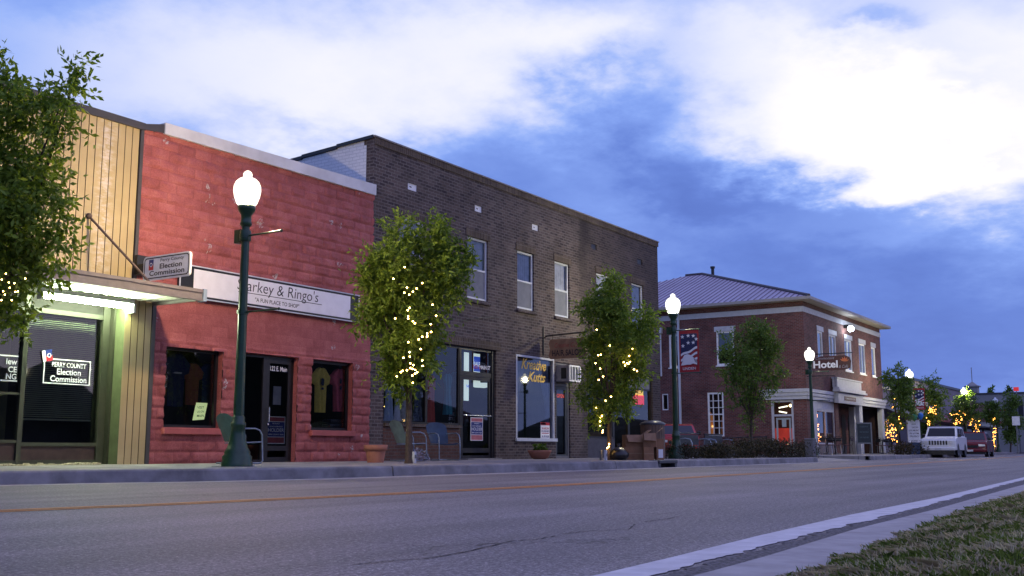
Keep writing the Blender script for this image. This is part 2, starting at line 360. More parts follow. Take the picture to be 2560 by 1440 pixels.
M['concrete'] = mat('pavement_concrete', (.27, .255, .235), .85, var=.22, sc=2.5, bump=.3, bsc=80, world=True, dirt=((.12, .11, .10), .5))
def slabs(m):
    t = NT(m.node_tree); p = t.n['Principled BSDF']; src = p.inputs['Base Color'].links[0].from_socket; x, y, z = t.xyz(t.node('ShaderNodeNewGeometry').outputs['Position'])
    def line(v, per): return t.math('LESS_THAN', t.math('ABSOLUTE', t.math('SUBTRACT', t.math('FRACT', t.math('DIVIDE', v, per)), .5)), .012/per)
    j = t.math('MAXIMUM', line(x, 1.5), line(y, 1.45)); t.l.new(t.mix(t.math('MULTIPLY', j, .75), src, (.05, .045, .04)), p.inputs['Base Color'])
slabs(M['concrete'])
M['gutter'] = mat('gutter_concrete', (.34, .325, .315), .85, var=.2, sc=5, bump=.3, bsc=120, world=True)
M['gravel'] = mat('loose_gravel', (.075, .07, .07), .95, var=.6, sc=55, bump=.9, bsc=60, world=True, col2=(.19, .18, .18))
M['paintw'] = mat('worn_white_road_paint', (.54, .53, .54), .7, var=.16, sc=7, world=True, bump=.3, bsc=120)
M['painty'] = mat('worn_yellow_road_paint', (.62, .22, .03), .7, var=.2, sc=16, world=True, col2=(.68, .30, .07))
M['soil'] = mat('dark_soil', (.04, .03, .022), .95, var=.4, sc=20, world=True)
M['earth'] = mat('distant_ground', (.05, .055, .035), .95, var=.4, sc=.2, world=True)
M['lot'] = mat('parking_lot_asphalt', (.085, .08, .08), .85, var=.3, sc=2, bump=.5, bsc=80, world=True)
def interp(pl, x):
    return float(np.interp(x, [p[0] for p in pl], [p[1] for p in pl]))
KERB = [(-40, 13.0), (7.5, 13.0), (9.0, 12.65), (10.4, 11.95), (12.3, 11.55), (17, 11.4), (24, 11.35), (37, 11.45), (62, 12.6), (93, 14.5), (120, 16.3), (200, 21)]
YEL = [(-40, 7.6), (4.6, 7.5), (6, 7.25), (8, 7.05), (10.6, 6.92), (14, 6.95), (22, 7.25), (36, 8.0), (53, 8.9), (80, 10.2), (120, 12.3), (200, 16)]
XS = [-40, -15, -5, 0, 3, 6, 7.5, 8.2, 9, 9.7, 10.4, 11.3, 12.3, 14, 17, 20, 24, 30, 37, 45, 53, 62, 75, 93, 120, 160, 200]
def zoomed(l, z=0.0): return [gnd(1400+a/2.207, 1200+b/2.207, z) for a, b in l]
def ext(pts):        # a traced ground line carried on to both ends of the street
    p = [(q.x, q.y) for q in pts]; a, b = p[0], p[1]
    return [(-40, a[1]-.12), (0, a[1]-.06)]+p+[(26, p[-1][1]+.42), (40, p[-1][1]+1.5), (60, p[-1][1]+2.7), (80, p[-1][1]+3.9), (120, p[-1][1]+6.0), (200, p[-1][1]+9.5)]
WU = ext(zoomed([(200, 530), (620, 430), (1100, 310), (1600, 195), (2100, 95), (2480, 5)]))
WL = ext(zoomed([(500, 530), (760, 465), (1330, 315), (1640, 240), (2000, 150), (2480, 20)]))
CU = ext(zoomed([(800, 525), (1140, 430), (1640, 275), (2080, 165), (2480, 50)]))
GE = ext(zoomed([(1260, 525), (1420, 440), (1640, 370), (1990, 238), (2250, 140), (2560, 55)], .062))
def strip(a, b, z, xs=XS, dz=None):
    m = MB()
    for i in range(len(xs)-1):
        p, q = xs[i], xs[i+1]
        m.quad((p, a(p), z), (q, a(q), z), (q, b(q), z if dz is None else dz), (p, b(p), z if dz is None else dz))
    return m
def L(pl, d=0.0): return lambda x: interp(pl, x)+d
g = MB(); g.quad((-1500, -1500, -.03), (1500, -1500, -.03), (1500, 1500, -.03), (-1500, 1500, -.03)); struct(g.build('ground', 'earth'))
XF = sorted(set(XS+[x*.5 for x in range(4, 50)]))
struct(strip(L(CU, -.05), L(KERB, .02), 0.0, XF).build('road', 'asphalt'))
m = MB()
for d in (-.11, .07):
    for i in range(len(XF)-1):
        p, q = XF[i], XF[i+1]; m.quad((p, interp(YEL, p)+d-.045, .004), (q, interp(YEL, q)+d-.045, .004), (q, interp(YEL, q)+d+.045, .004), (p, interp(YEL, p)+d+.045, .004))
struct(m.build('road_centre_line', 'painty'))
# the white edge line, its near side broken and crumbling
m = MB(); xs = np.concatenate([np.arange(-10, 2, .5), np.arange(2, 22, .04), np.arange(22, 200, 2.0)])
jag = np.cumsum(rng.normal(0, .008, len(xs))); jag = jag-np.convolve(jag, np.ones(25)/25, 'same')+rng.normal(0, .004, len(xs))
for i in range(len(xs)-1):
    p, q = xs[i], xs[i+1]; m.quad((p, interp(WL, p)+jag[i], .004), (q, interp(WL, q)+jag[i+1], .004), (q, interp(WU, q), .004), (p, interp(WU, p), .004))
struct(m.build('road_edge_line', 'paintw'))
m = MB()
for x0, x1 in ((42, 45), (47.5, 51), (54, 58), (61, 65), (68, 72), (76, 80), (84, 90)):
    m.quad((x0, interp(KERB, x0)-2.4, .004), (x1, interp(KERB, x1)-2.4, .004), (x1, interp(KERB, x1)-2.28, .004), (x0, interp(KERB, x0)-2.28, .004))
struct(m.build('parking_lane_line', 'paintw'))
cr = MB()      # the crack wandering along the near lane
for pl in ([(880, 1412), (945, 1407), (1000, 1401), (1080, 1396), (1180, 1377), (1280, 1353), (1340, 1349), (1400, 1339)], [(1400, 1336), (1480, 1327), (1572, 1324), (1590, 1309)], [(1610, 1306), (1650, 1300), (1700, 1292)], [(1180, 1365), (1260, 1357)], [(1500, 1290), (1600, 1286), (1700, 1283)]):
    q = []
    for a_, b_ in zip(pl[:-1], pl[1:]):
        for k in range(8): q.append(gnd(a_[0]+(b_[0]-a_[0])*k/8, a_[1]+(b_[1]-a_[1])*k/8+random.uniform(-.9, .9)))
    for i in range(len(q)-1):
        w0, w1 = (.002+.0055*abs(math.sin(i*.9+j)) for j in (0, .9)); cr.quad((q[i].x, q[i].y-w0, .0025), (q[i+1].x, q[i+1].y-w1, .0025), (q[i+1].x, q[i+1].y+w1, .0025), (q[i].x, q[i].y+w0, .0025))
M['crack'] = mat('dark_road_crack', (.035, .032, .032), .9); struct(cr.build('road_crack', 'crack'))
# gravel shoulder between the paint and the concrete
m = MB(); xs2 = xs
j2 = rng.normal(0, .012, len(xs2))
for i in range(len(xs2)-1):
    p, q = xs2[i], xs2[i+1]; m.quad((p, interp(CU, p)-.02, .003), (q, interp(CU, q)-.02, .003), (q, interp(WL, q)-.01+jag[i+1]-.02+j2[i+1], .003), (p, interp(WL, p)-.01+jag[i]-.02+j2[i], .003))
struct(m.build('road_shoulder', 'gravel'))
struct(strip(L(GE, -.25), L(CU), .008, XF).build('gutter', 'gutter'))
m = MB()                      # grass verge, rising gently from the gutter
for i in range(len(XF)-1):
    p, q = XF[i], XF[i+1]
    for d0, d1, z0, z1 in ((-.0, -.6, .012, .06), (-.6, -1.6, .06, .10), (-1.6, -8, .10, .12), (-8, -34, .12, .3)):
        m.quad((p, interp(GE, p)+d0, z0), (p, interp(GE, p)+d1, z1), (q, interp(GE, q)+d1, z1), (q, interp(GE, q)+d0, z0))
M['thatch'] = mat('dry_thatch', (.17, .14, .11), .95, var=.5, sc=25, world=True); struct(m.build('verge', 'thatch'))
def verge_z(x, y):
    d = interp(GE, x)-y
    return float(np.interp(d, [0, .6, 1.6, 8, 34], [.012, .06, .10, .12, .3]))
# far side: gutter pan, kerb, pavement
struct(strip(L(KERB, -.55), L(KERB, -.0), .004, [x for x in XF if x <= 37]).build('gutter', 'gutter'))
def kerb_run(x0, x1):
    m = MB(); xs = [x0]+[x for x in XF if x0 < x < x1]+[x1]
    for p, q in zip(xs[:-1], xs[1:]):
        a, b = interp(KERB, p), interp(KERB, q)
        m.quad((p, a-.025, -.01), (q, b-.025, -.01), (q, b, .150), (p, a, .150)); m.quad((p, a, .150), (q, b, .150), (q, b+.02, .172), (p, a+.02, .172))
        m.quad((p, a+.02, .172), (q, b+.02, .172), (q, b+.2, .174), (p, a+.2, .174))
    for x, sgn in ((x0, 1), (x1, -1)):
        a = interp(KERB, x); m.quad((x, a-.025, -.01), (x, a, .15), (x, a+.2, .174), (x, a+.2, -.01))
    return m
JX = [gx(993, 11.4), gx(1535, 11.4)]
ends = [-40, JX[0]-.02, JX[0]+.02, JX[1]-.012, JX[1]+.012, gx(1644, 11.35), gx(1690, 11.35), 37.1]
m = MB()
for a, b in ((ends[0], ends[1]), (ends[2], ends[3]), (ends[4], ends[5]), (ends[6], ends[7]), (45.5, 200)):
    k = kerb_run(a, b); m.add(k.v, k.f)
struct(m.build('kerb', 'kerbc'))
m = MB(); xs = [x for x in XF if x < 34.3]+[34.3]
for p, q in zip(xs[:-1], xs[1:]):
    m.quad((p, interp(KERB, p)+.2, .172), (q, interp(KERB, q)+.2, .172), (q, 16.9, .19), (p, 16.9, .19))
xs = [45.5, 53, 62, 75, 93, 120]
for p, q in zip(xs[:-1], xs[1:]):
    m.quad((p, interp(KERB, p)+.2, .172), (q, interp(KERB, q)+.2, .172), (q, 19.0+(q-45)*.08, .20), (p, 19.0+(p-45)*.08, .20))
m.quad((45.5, 11.9, -.02), (45.5, 19, -.02), (45.5, 19, .2), (45.5, 11.9, .172)); m.quad((34.3, 11.6, -.02), (34.3, 16.9, -.02), (34.3, 16.9, .19), (34.3, 11.6, .172))
m.quad((37.1, 11.45, .004), (45.5, 11.9, .004), (45.5, 14.2, .11), (37.1, 13.95, .11))
struct(m.build('pavement', 'concrete'))
m = MB(); m.quad((34.3, 13.9, .10), (52.0, 14.5, .10), (52.0, 60, .10), (34.3, 60, .10)); struct(m.build('parking_lot', 'lot'))
m = MB(); m.quad((26.2, 11.6, .166), (37.0, 11.7, .166), (37.0, 13.9, .17), (26.2, 13.9, .17)); m.quad((59.5, 12.8, .2), (66.5, 13.1, .2), (66.5, 14.6, .2), (59.5, 14.4, .2))
struct(m.build('planting_bed', 'soil'))
# storm drain inlet in the kerb
x0, x1 = ends[5]+.01, ends[6]-.01
t = thing('storm_drain', 'dark storm drain inlet set in the kerb below the trash bin', 'storm drain', ((x0+x1)/2, 11.4, 0))
m = MB(); m.box(x0, x1, 11.30, 11.62, .105, .185, 0, .015); m.box(x0, x0+.12, 11.33, 11.6, 0, .1); m.box(x1-.12, x1, 11.33, 11.6, 0, .1); m.build('lid', M['kerbc'].copy(), t)
m = MB(); m.box(x0+.12, x1-.12, 11.52, 11.56, .0, .104); m.build('opening', 'dark', t)
M['metalplate'] = mat('dark_inlet_iron', (.05, .055, .065), .6)
t.children[0].data.materials[0] = M['metalplate']
# added ridge ring, unseen; shaped to darken window reflections and block low sky
m = MB(); N = 240; rows = [(50, 0), (56, 7), (66, 10.5), (110, 11), (150, 0)]; P = []
for i in range(N+1):
    a = 2*math.pi*i/N; back = max(0, -math.sin(a)); k = 1.0 if back > .12 else 4.2; low = .40 if math.cos(a) > .80 else 1.0; hh = .75+.35*math.sin(a*7)+.25*math.sin(a*23+1)+.18*random.random()
    for r, z in rows: P.append((20+math.cos(a)*r*k*(1+.1*math.sin(5*a)), 5+math.sin(a)*r*k, z*hh*low*(1.0 if back > .12 else .6)))
nr = len(rows)
for i in range(N):
    for j in range(nr-1): m.f.append((i*nr+j, (i+1)*nr+j, (i+1)*nr+j+1, i*nr+j+1)); m.m.append(0); m.s.append(False)
m.v = P; M['ridge_dark'] = mat('added_ridge_dark', (.014, .022, .012), .95, var=.5, sc=.5, world=True, bump=1, bsc=3); struct(m.build('added_ridge', 'ridge_dark'))
# ================================================================== BUILDINGS
def wall(mb, u0, u1, z0, z1, holes, P, rev, m=0, mr=0):
    us = sorted({u0, u1, *[h[0] for h in holes], *[h[1] for h in holes]}); zs = sorted({z0, z1, *[h[2] for h in holes], *[h[3] for h in holes]})
    for a, b in zip(us[:-1], us[1:]):
        for c, d in zip(zs[:-1], zs[1:]):
            if any(h[0] <= a and b <= h[1] and h[2] <= c and d <= h[3] for h in holes): continue
            mb.quad(P(a, c, 0), P(b, c, 0), P(b, d, 0), P(a, d, 0), m)
    for h in holes:
        a, b, c, d = h[:4]; r = h[4] if len(h) > 4 else rev
        mb.quad(P(a, c, 0), P(a, c, r), P(a, d, r), P(a, d, 0), mr); mb.quad(P(b, c, 0), P(b, d, 0), P(b, d, r), P(b, c, r), mr)
        mb.quad(P(a, d, 0), P(b, d, 0), P(b, d, r), P(a, d, r), mr); mb.quad(P(a, c, 0), P(a, c, r), P(b, c, r), P(b, c, 0), mr)
def FY(Y): return lambda u, z, d: (u, Y+d, z)
def FX(X): return lambda u, z, d: (X+d, u, z)
def frame(mb, u0, u1, z0, z1, P, d0, d1, wd, m=0, bars=(), vbars=()):
    """window frame as bars butted end to end; P maps (u,z,depth)"""
    def bar(a, b, c, e):
        vs = [P(u, z, d) for d in (d0, d1) for z in (c, e) for u in (a, b)]
        mb.add(vs, [(0, 2, 3, 1), (4, 5, 7, 6), (0, 1, 5, 4), (2, 6, 7, 3), (0, 4, 6, 2), (1, 3, 7, 5)], m)
    bar(u0, u0+wd, z0, z1); bar(u1-wd, u1, z0, z1); bar(u0+wd, u1-wd, z0, z0+wd); bar(u0+wd, u1-wd, z1-wd, z1)
    for z, t in bars: bar(u0+wd, u1-wd, z-t/2, z+t/2)
    ubs = [u for u, t in vbars]
    zb = [z0+wd]+[q for z, t in sorted(bars) for q in (z-t/2, z+t/2)]+[z1-wd]
    for u, t in vbars:
        for k in range(0, len(zb), 2): bar(u-t/2, u+t/2, zb[k], zb[k+1])
def panel(u0, u1, z0, z1, P, d):
    return MB().quad(P(u0, z0, d), P(u1, z0, d), P(u1, z1, d), P(u0, z1, d))
def room(mb, u0, u1, z0, z1, P, d0, d1, m=0):
    mb.quad(P(u0, z0, d1), P(u1, z0, d1), P(u1, z1, d1), P(u0, z1, d1), m); mb.quad(P(u0, z0, d0), P(u0, z0, d1), P(u0, z1, d1), P(u0, z1, d0), m)
    mb.quad(P(u1, z0, d0), P(u1, z0, d1), P(u1, z1, d1), P(u1, z1, d0), m); mb.quad(P(u0, z0, d0), P(u1, z0, d0), P(u1, z0, d1), P(u0, z0, d1), m)
    mb.quad(P(u0, z1, d0), P(u1, z1, d0), P(u1, z1, d1), P(u0, z1, d1), m)
# ---------- yellow metal-clad building ----------
def siding():
    m, t, p = base_mat('mustard_metal_siding'); pos = t.node('ShaderNodeNewGeometry').outputs['Position']; x, y, z = t.xyz(pos)
    c = t.ramp(t.noise(pos, 1.3, 4), [(.3, (.36, .28, .13)), (.7, (.46, .365, .18))])
    # chalky scuffed streak down a few of the ribs
    sv = t.comb(t.math('MULTIPLY', x, 3.0), 0, t.math('MULTIPLY', z, 7.0)); s1 = t.ramp(t.noise(sv, 1.5, 5, .7), [(.45, 0), (.62, 1)])
    q = t.math('DIVIDE', t.math('SUBTRACT', x, 11.42), .17); g_ = t.math('EXPONENT', t.math('MULTIPLY', t.math('MULTIPLY', q, q), -1.0))
    c = t.mix(t.math('MULTIPLY', t.math('MULTIPLY', s1, g_), .8), c, (.60, .56, .50)); t.l.new(c, p.inputs['Base Color'])
    p.inputs['Roughness'].default_value = .42; p.inputs['Specular IOR Level'].default_value = .4
    return m
M['siding'] = siding(); M['trimgrey'] = mat('dark_grey_metal_trim', (.05, .048, .05), .5, var=.15); M['groove'] = mat('siding_groove', (.06, .045, .02), .8)
YB = thing('yellow_building', 'shop with ribbed mustard metal upper front and lit canopy at far left', 'building', (4, 16, .18))
def ribbed(x0, x1, z0, z1, Y, pitch):
    mb = MB(); n = round((x1-x0)/pitch); w_ = (x1-x0)/n
    for i in range(n):
        a = x0+i*w_; b = a+w_-.014
        mb.quad((a, Y, z0), (b, Y, z0), (b, Y, z1), (a, Y, z1)); mb.quad((b, Y, z0), (b, Y+.018, z0), (b, Y+.018, z1), (b, Y, z1), 1)
        mb.quad((b, Y+.018, z0), (a+w_, Y+.018, z0), (a+w_, Y+.018, z1), (b, Y+.018, z1), 1); mb.quad((a+w_, Y+.018, z0), (a+w_, Y, z0), (a+w_, Y, z1), (a+w_, Y+.018, z1), 1)
    return mb
ribbed(-3.0, 12.10, 3.35, 6.24, 15.97, .151).build('siding_panel', ['siding', 'groove'], YB)
m = ribbed(11.98, 12.56, .19, 3.3, 15.955, .145); m.build('corner_siding', ['siding', 'groove'], YB); m = MB(); m.quad((11.98, 15.955, .19), (11.98, 16.36, .19), (11.98, 16.36, 3.3), (11.98, 15.955, 3.3)); m.build('jamb', mat('olive_green_jamb', (.10, .12, .06), .5), YB)
m = MB(); m.box(12.56, 12.64, 15.945, 16.1, .19, 3.3); m.box(12.10, 12.17, 15.94, 16.2, 3.35, 6.24); m.build('corner_trim', 'trimgrey', YB)
m = MB(); m.poly([(-3, 15.92, 6.24), (12.18, 15.92, 6.24), (12.18, 15.92, 6.37), (-3, 15.92, 6.37)], (0, .3, 0)); m.poly([(12.18, 15.93, 6.255), (12.62, 15.93, 6.30), (12.62, 15.93, 6.47), (12.18, 15.93, 6.365)], (0, .28, 0)); m.build('roof_cap', 'trimgrey', YB)
m = MB(); m.box(-3, 12.05, 16.9, 30, .18, 6.2); m.box(-3, 12.09, 16.0, 16.89, 3.36, 6.22); m.build('body', 'dark', YB)
# canopy
M['canopy'] = mat('canopy_fascia', (.17, .15, .15), .5, var=.15); M['canopyunder'] = mat('white_ribbed_soffit', (.70, .72, .62), .5, var=.05)
CZ, CY = 3.03, 14.66; CT = thing('canopy', 'flat metal canopy with ribbed white underside over the election office front', 'canopy', (6, 15.95, CZ)); 
m = MB(); m.box(-3, 12.58, CY, CY+.05, CZ, CZ+.2); m.box(-3, 12.58, CY-.02, CY-.001, CZ+.14, CZ+.2); m.box(-3, 12.58, CY-.02, CY-.001, CZ, CZ+.035); m.box(12.53, 12.58, CY+.051, 15.94, CZ, CZ+.2); m.build('fascia', 'canopy', CT)
m = MB(); m.box(12.585, 12.66, CY-.03, CY+.12, CZ-.01, CZ+.21); m.build('end_cap', mat('blue_grey_end_cap', (.25, .32, .42), .5), CT)
m = MB(); x = -3.0
while x < 12.5:
    m.quad((x, CY+.05, CZ+.06), (x+.09, CY+.05, CZ+.06), (x+.09, 15.94, CZ+.06), (x, 15.94, CZ+.06)); m.quad((x+.09, CY+.05, CZ+.06), (x+.11, CY+.05, CZ+.10), (x+.11, 15.94, CZ+.10), (x+.09, 15.94, CZ+.06))
    m.quad((x+.11, CY+.05, CZ+.10), (x+.18, CY+.05, CZ+.10), (x+.18, 15.94, CZ+.10), (x+.11, 15.94, CZ+.10)); m.quad((x+.18, CY+.05, CZ+.10), (x+.2, CY+.05, CZ+.06), (x+.2, 15.94, CZ+.06), (x+.18, 15.94, CZ+.10)); x += .2
m.build('soffit', 'canopyunder', CT)
a = fac(222, 540, 15.95); M['rod'] = mat('rusty_steel_rod', (.10, .07, .055), .6)
for dx in (0, -4.2):
    m = MB(); m.tube([(a.x+dx, 15.95, a.z), (11.52+dx, CY+.1, CZ+.21)], .022, 8); m.ball((a.x+dx, 15.94, a.z), .055); m.build('brace_rod', 'rod', CT)
# recessed front with blinds
E_Y = 16.34
m = MB(); m.box(11.94, 11.979, 16.2, 16.36, .19, 3.05); m.box(11.79, 11.93, E_Y-.05, E_Y+.05, .19, 3.0); xm0, xm1 = gx(36, E_Y), gx(48, E_Y); xb = gx(262, E_Y)
m.box(xm0, xm1, E_Y-.05, E_Y+.05, .19, 3.0)
m.box(xm1, 11.79, E_Y-.04, E_Y+.04, .19, .27); m.box(xm1, 11.79, E_Y-.04, E_Y+.04, .50, .56); m.box(xm1, 11.79, E_Y-.04, E_Y+.04, 2.72, 2.8)
m.box(4, xm0, E_Y-.04, E_Y+.04, .19, .27); m.box(4, xm0, E_Y-.04, E_Y+.04, .55, .60); m.box(4, xm0, E_Y-.04, E_Y+.04, 2.72, 2.8); m.box(4, xm0, E_Y-.03, E_Y+.03, 1.33, 1.37)
SF = m.build('shopfront_frame', mat('olive_metal_frame', (.035, .038, .024), .5), YB)
m = MB(); m.box(-3, 11.98, E_Y-.02, E_Y+.06, 2.80, 3.34); m.build('header', mat('dark_header', (.012, .012, .01), .8), YB)
M['brownpanel'] = mat('brown_kick_panel', (.055, .035, .03), .7)
m = MB(); m.box(4, xm0, E_Y+.0, E_Y+.02, .27, .55); m.box(xm1, 11.79, E_Y+.0, E_Y+.02, .27, .50); m.build('kick_panel', 'brownpanel', YB)
panel(xm1, 11.79, .56, 2.72, FY(E_Y), .01).build('pane', 'glass', SF); panel(4, xm0, .60, 2.72, FY(E_Y), .01).build('pane', 'glass', SF)
m = MB(); z = .98
while z < 2.72: m.add([(xm1+.02, E_Y+.10, z), (11.75, E_Y+.10, z), (11.75, E_Y+.125, z+.024), (xm1+.02, E_Y+.125, z+.024)], [(0, 1, 2, 3)]); z += .034
m.box(xm1+.02, 11.75, E_Y+.095, E_Y+.13, .93, .96); m.build('blind', mat('grey_green_blind_slats', (.22, .235, .14), .55, var=.1), YB)
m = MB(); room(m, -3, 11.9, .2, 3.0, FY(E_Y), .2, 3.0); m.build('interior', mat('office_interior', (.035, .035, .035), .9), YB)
m = MB(); m.box(4, xm0, E_Y+.3, E_Y+.32, .6, 2.9); m.build('door_blind', mat('olive_blind', (.085, .08, .04), .8), YB)
m = MB()
for cx in np.arange(9.3, 11.8, .05): m.box(cx, cx+.07, E_Y-.22+.05*random.random(), E_Y-.08, .185, .20+.03*random.random(), 0, .01)
m.build('threshold_gravel', mat('crumbled_concrete', (.34, .30, .2), .95, var=.4, sc=14, bump=.8), YB)
# window lettering on the election office glass
LT = thing('window_lettering', 'white framed election commission lettering with small flag on blind window', 'lettering', (10.9, E_Y-.012, 1.8))
p0, p1 = fac(112, 862, E_Y), fac(226, 915, E_Y); m = MB(); yl = E_Y-.012
for a_, b_, c_, d_ in ((p0.x, p1.x, 1.952, 1.972), (p0.x, p1.x, 1.545, 1.565), (p0.x, p0.x+.02, 1.565, 1.952), (p1.x-.02, p1.x, 1.565, 1.952)): m.box(a_, b_, yl, yl+.006, c_, d_)
cx = (p0.x+p1.x)/2; 
for tx, zc, hh, wd in (('PERRY COUNTY', 1.875, .085, .66), ('Election', 1.757, .105, .46), ('Commission', 1.635, .105, .70)): m.text(tx, (cx+.03, yl-.002, zc), (1, 0, 0), (0, 0, 1), hh, wd, off=.02)
m.build('lettering', 'txtwhite', LT)
def flagmark(mb, o, u, v, s):   # small waving emblem: white, blue and red with a star ring
    u = Vector(u); v = Vector(v); o = Vector(o)
    def q(a, b, c, d, m_): mb.quad(o+u*a*s+v*b*s, o+u*c*s+v*b*s, o+u*c*s+v*d*s, o+u*a*s+v*d*s, m_)
    q(0, 0, .34, 1, 1); q(.34, 0, 1, .48, 3); q(.34, .48, 1, 1, 2)
    n = u.cross(v)*-.002
    if n.y > 0 or n.x > 0: n = -n
    r = [o+u*(.67+.2*math.cos(k*math.pi/6))*s+v*(.5+.2*math.sin(k*math.pi/6))*s+n for k in range(12)]; mb.add(r, [tuple(range(12))], 1)
    r = [o+u*(.67+.13*math.cos(k*math.pi/6))*s+v*(.5+.13*math.sin(k*math.pi/6))*s+n*2 for k in range(12)]; mb.add(r, [tuple(range(12))], 2)
m = MB(); flagmark(m, (p0.x-.02, yl-.004, 1.90), (.97, 0, .2), (-.2, 0, .97), .19); m.build('emblem', ['txtwhite', 'txtwhite', 'navy', 'redprint'], LT)
LT2 = thing('window_lettering', 'white lettering cut off by the left edge of the photo on the side pane', 'lettering', (xm0-.2, E_Y-.012, 1.75))
m = MB(); xr = gx(30, E_Y)
for zc in (1.95, 1.545): m.box(xr-1.1, xr, yl, yl+.006, zc, zc+.02)
for tx, zc in (('iew', 1.865), ('CE', 1.74), ('NG', 1.625)): m.text(tx, (gx(27, E_Y), yl-.002, zc), (1, 0, 0), (0, 0, 1), .095, off=.02, align='R')
m.build('lettering', 'txtwhite', LT2)
# fluorescent fitting under the canopy, on the wall above the window
FT = thing('fluorescent_light', 'long glowing fluorescent tube fitting under the canopy', 'lamp', (10.7, 15.8, 3.05))
f0, f1 = gx(92, 15.75), gx(318, 15.75)
m = MB(); m.box(f0-.06, f1+.06, 15.83, 15.95, 3.00, 3.07); m.box(f1+.002, f1+.05, 15.78, 15.952, 2.84, 3.0); m.box(f0-.05, f0-.002, 15.83, 15.95, 2.89, 3.0); m.build('housing', 'white', FT)
for yy in (15.865, 15.915): m = MB(); m.tube([(f0, yy, 2.945), (f1, yy, 2.945)], .034, 10); m.build('tube', 'tube', FT)
# projecting sign of the election office
ES = thing('projecting_sign', 'tilted white election commission sign with rounded corners above the canopy', 'sign', (12.05, 14.9, 3.5))
def perp(px0, px1, X): return sid(px0, 700, X).y, sid(px1, 700, X).y
ya, yb = perp(357, 473, 12.05); zt0, zb0, zt1, zb1 = sid(362, 643, 12.05).z, sid(352, 705, 12.05).z, sid(475, 626, 12.05).z, sid(470, 690, 12.05).z
u = Vector((0, yb-ya, (zt1+zb1-zt0-zb0)/2)); un = u.normalized(); vn = Vector((0, -un.z, -un.y))*-1; vn = Vector((0, un.z, -un.y)) if un.y < 0 else vn
hgt = (zt0-zb0+zt1-zb1)/2*.97; o = Vector((12.05, (ya+yb)/2, (zt0+zb0+zt1+zb1)/4)); hw = u.length/2
def rrect(o, un, vn, hw, hh, r, n=5):
    pts = []
    for sx, sy, a0 in ((1, -1, -90), (1, 1, 0), (-1, 1, 90), (-1, -1, 180)):
        for k in range(n): a = R(a0+90*k/(n-1)); pts.append(o+un*(sx*(hw-r)+r*math.cos(a))+vn*(sy*(hh-r)+r*math.sin(a)))
    return pts
m = MB(); m.poly(rrect(o, un, vn, hw, hgt/2, .07), (.04, 0, 0), 1)
fo = o-Vector((.004, 0, 0))
outer = rrect(fo, un, vn, hw-.025, hgt/2-.025, .06); inner = rrect(fo, un, vn, hw-.045, hgt/2-.045, .05); n_ = len(outer)
m.add(outer+inner, [(i, (i+1) % n_, n_+(i+1) % n_, n_+i) for i in range(n_)], 0)
m.text('Perry County', fo+un*.15+vn*hgt*.27, un, vn, hgt*.17, hw*1.0, 0, .01); m.text('Election', fo+un*.12+vn*hgt*.04, un, vn, hgt*.21, hw*.95, 0, .02); m.text('Commission', fo+un*.02-vn*hgt*.22, un, vn, hgt*.21, hw*1.5, 0, .02)
flagmark(m, fo-un*hw*.86-vn*hgt*.08, un, vn, hgt*.44); m.build('board', ['txtblack', 'white', 'navy', 'redprint'], ES)
m = MB(); m.box(12.10, 12.16, ya-.3, 15.91, o.z-.05, o.z+.12); m.box(12.10, 12.46, 15.86, 15.93, o.z-.06, o.z+.30); m.build('bracket', 'black', ES)
# ---------- red block building ----------
def redblock():
    m, t, p = base_mat('red_painted_block'); pos = t.node('ShaderNodeNewGeometry').outputs['Position']
    c = t.ramp(t.noise(pos, 2.2, 6, .65), [(.28, (.23, .062, .060)), (.5, (.31, .090, .088)), (.72, (.38, .125, .12))])
    c = t.mix(.4, c, t.ramp(t.noise(pos, 45, 3), [(.3, .2), (.7, .8)]), 'SOFT_LIGHT')
    px_, py_, pz_ = t.xyz(pos); bk = t.node('ShaderNodeTexBrick'); bk.offset = .5; t.l.new(t.comb(px_, pz_, 0), bk.inputs['Vector']); bk.inputs['Scale'].default_value = 1; bk.inputs['Brick Width'].default_value = .4; bk.inputs['Row Height'].default_value = .2; bk.inputs['Mortar Size'].default_value = .007; bk.inputs['Mortar Smooth'].default_value = .4
    for nm, v_ in (('Color1', .25), ('Color2', .75), ('Mortar', .22)): bk.inputs[nm].default_value = (v_, v_, v_, 1)
    c = t.mix(.32, c, bk.outputs[0], 'SOFT_LIGHT')
    sp = t.ramp(t.noise(pos, 3.6, 1, .4), [(.745, 0), (.76, 1)]); sp2 = t.ramp(t.noise(pos, 19, 3, .7), [(.5, 0), (.55, 1)])
    c = t.mix(t.math('MULTIPLY', sp, sp2), c, (.40, .36, .36)); t.l.new(c, p.inputs['Base Color']); p.inputs['Roughness'].default_value = .75; p.inputs['Specular IOR Level'].default_value = .3
    bn = t.node('ShaderNodeBump'); bn.inputs['Strength'].default_value = .5; bn.inputs['Distance'].default_value = .012
    t.l.new(t.noise(pos, 24, 5, .65), bn.inputs['Height']); t.l.new(bn.outputs[0], p.inputs['Normal'])
    return m
M['redblock'] = redblock()
RB = thing('red_building', 'single storey shop of rough red painted blocks with white coping', 'building', (15.4, 16, .18))
RX0, RX1 = 12.17, 18.66
rh = [(12.93, 14.28, .84, 2.34), (14.67, 16.33, .10, 2.35), (16.76, 18.07, .85, 2.36)]
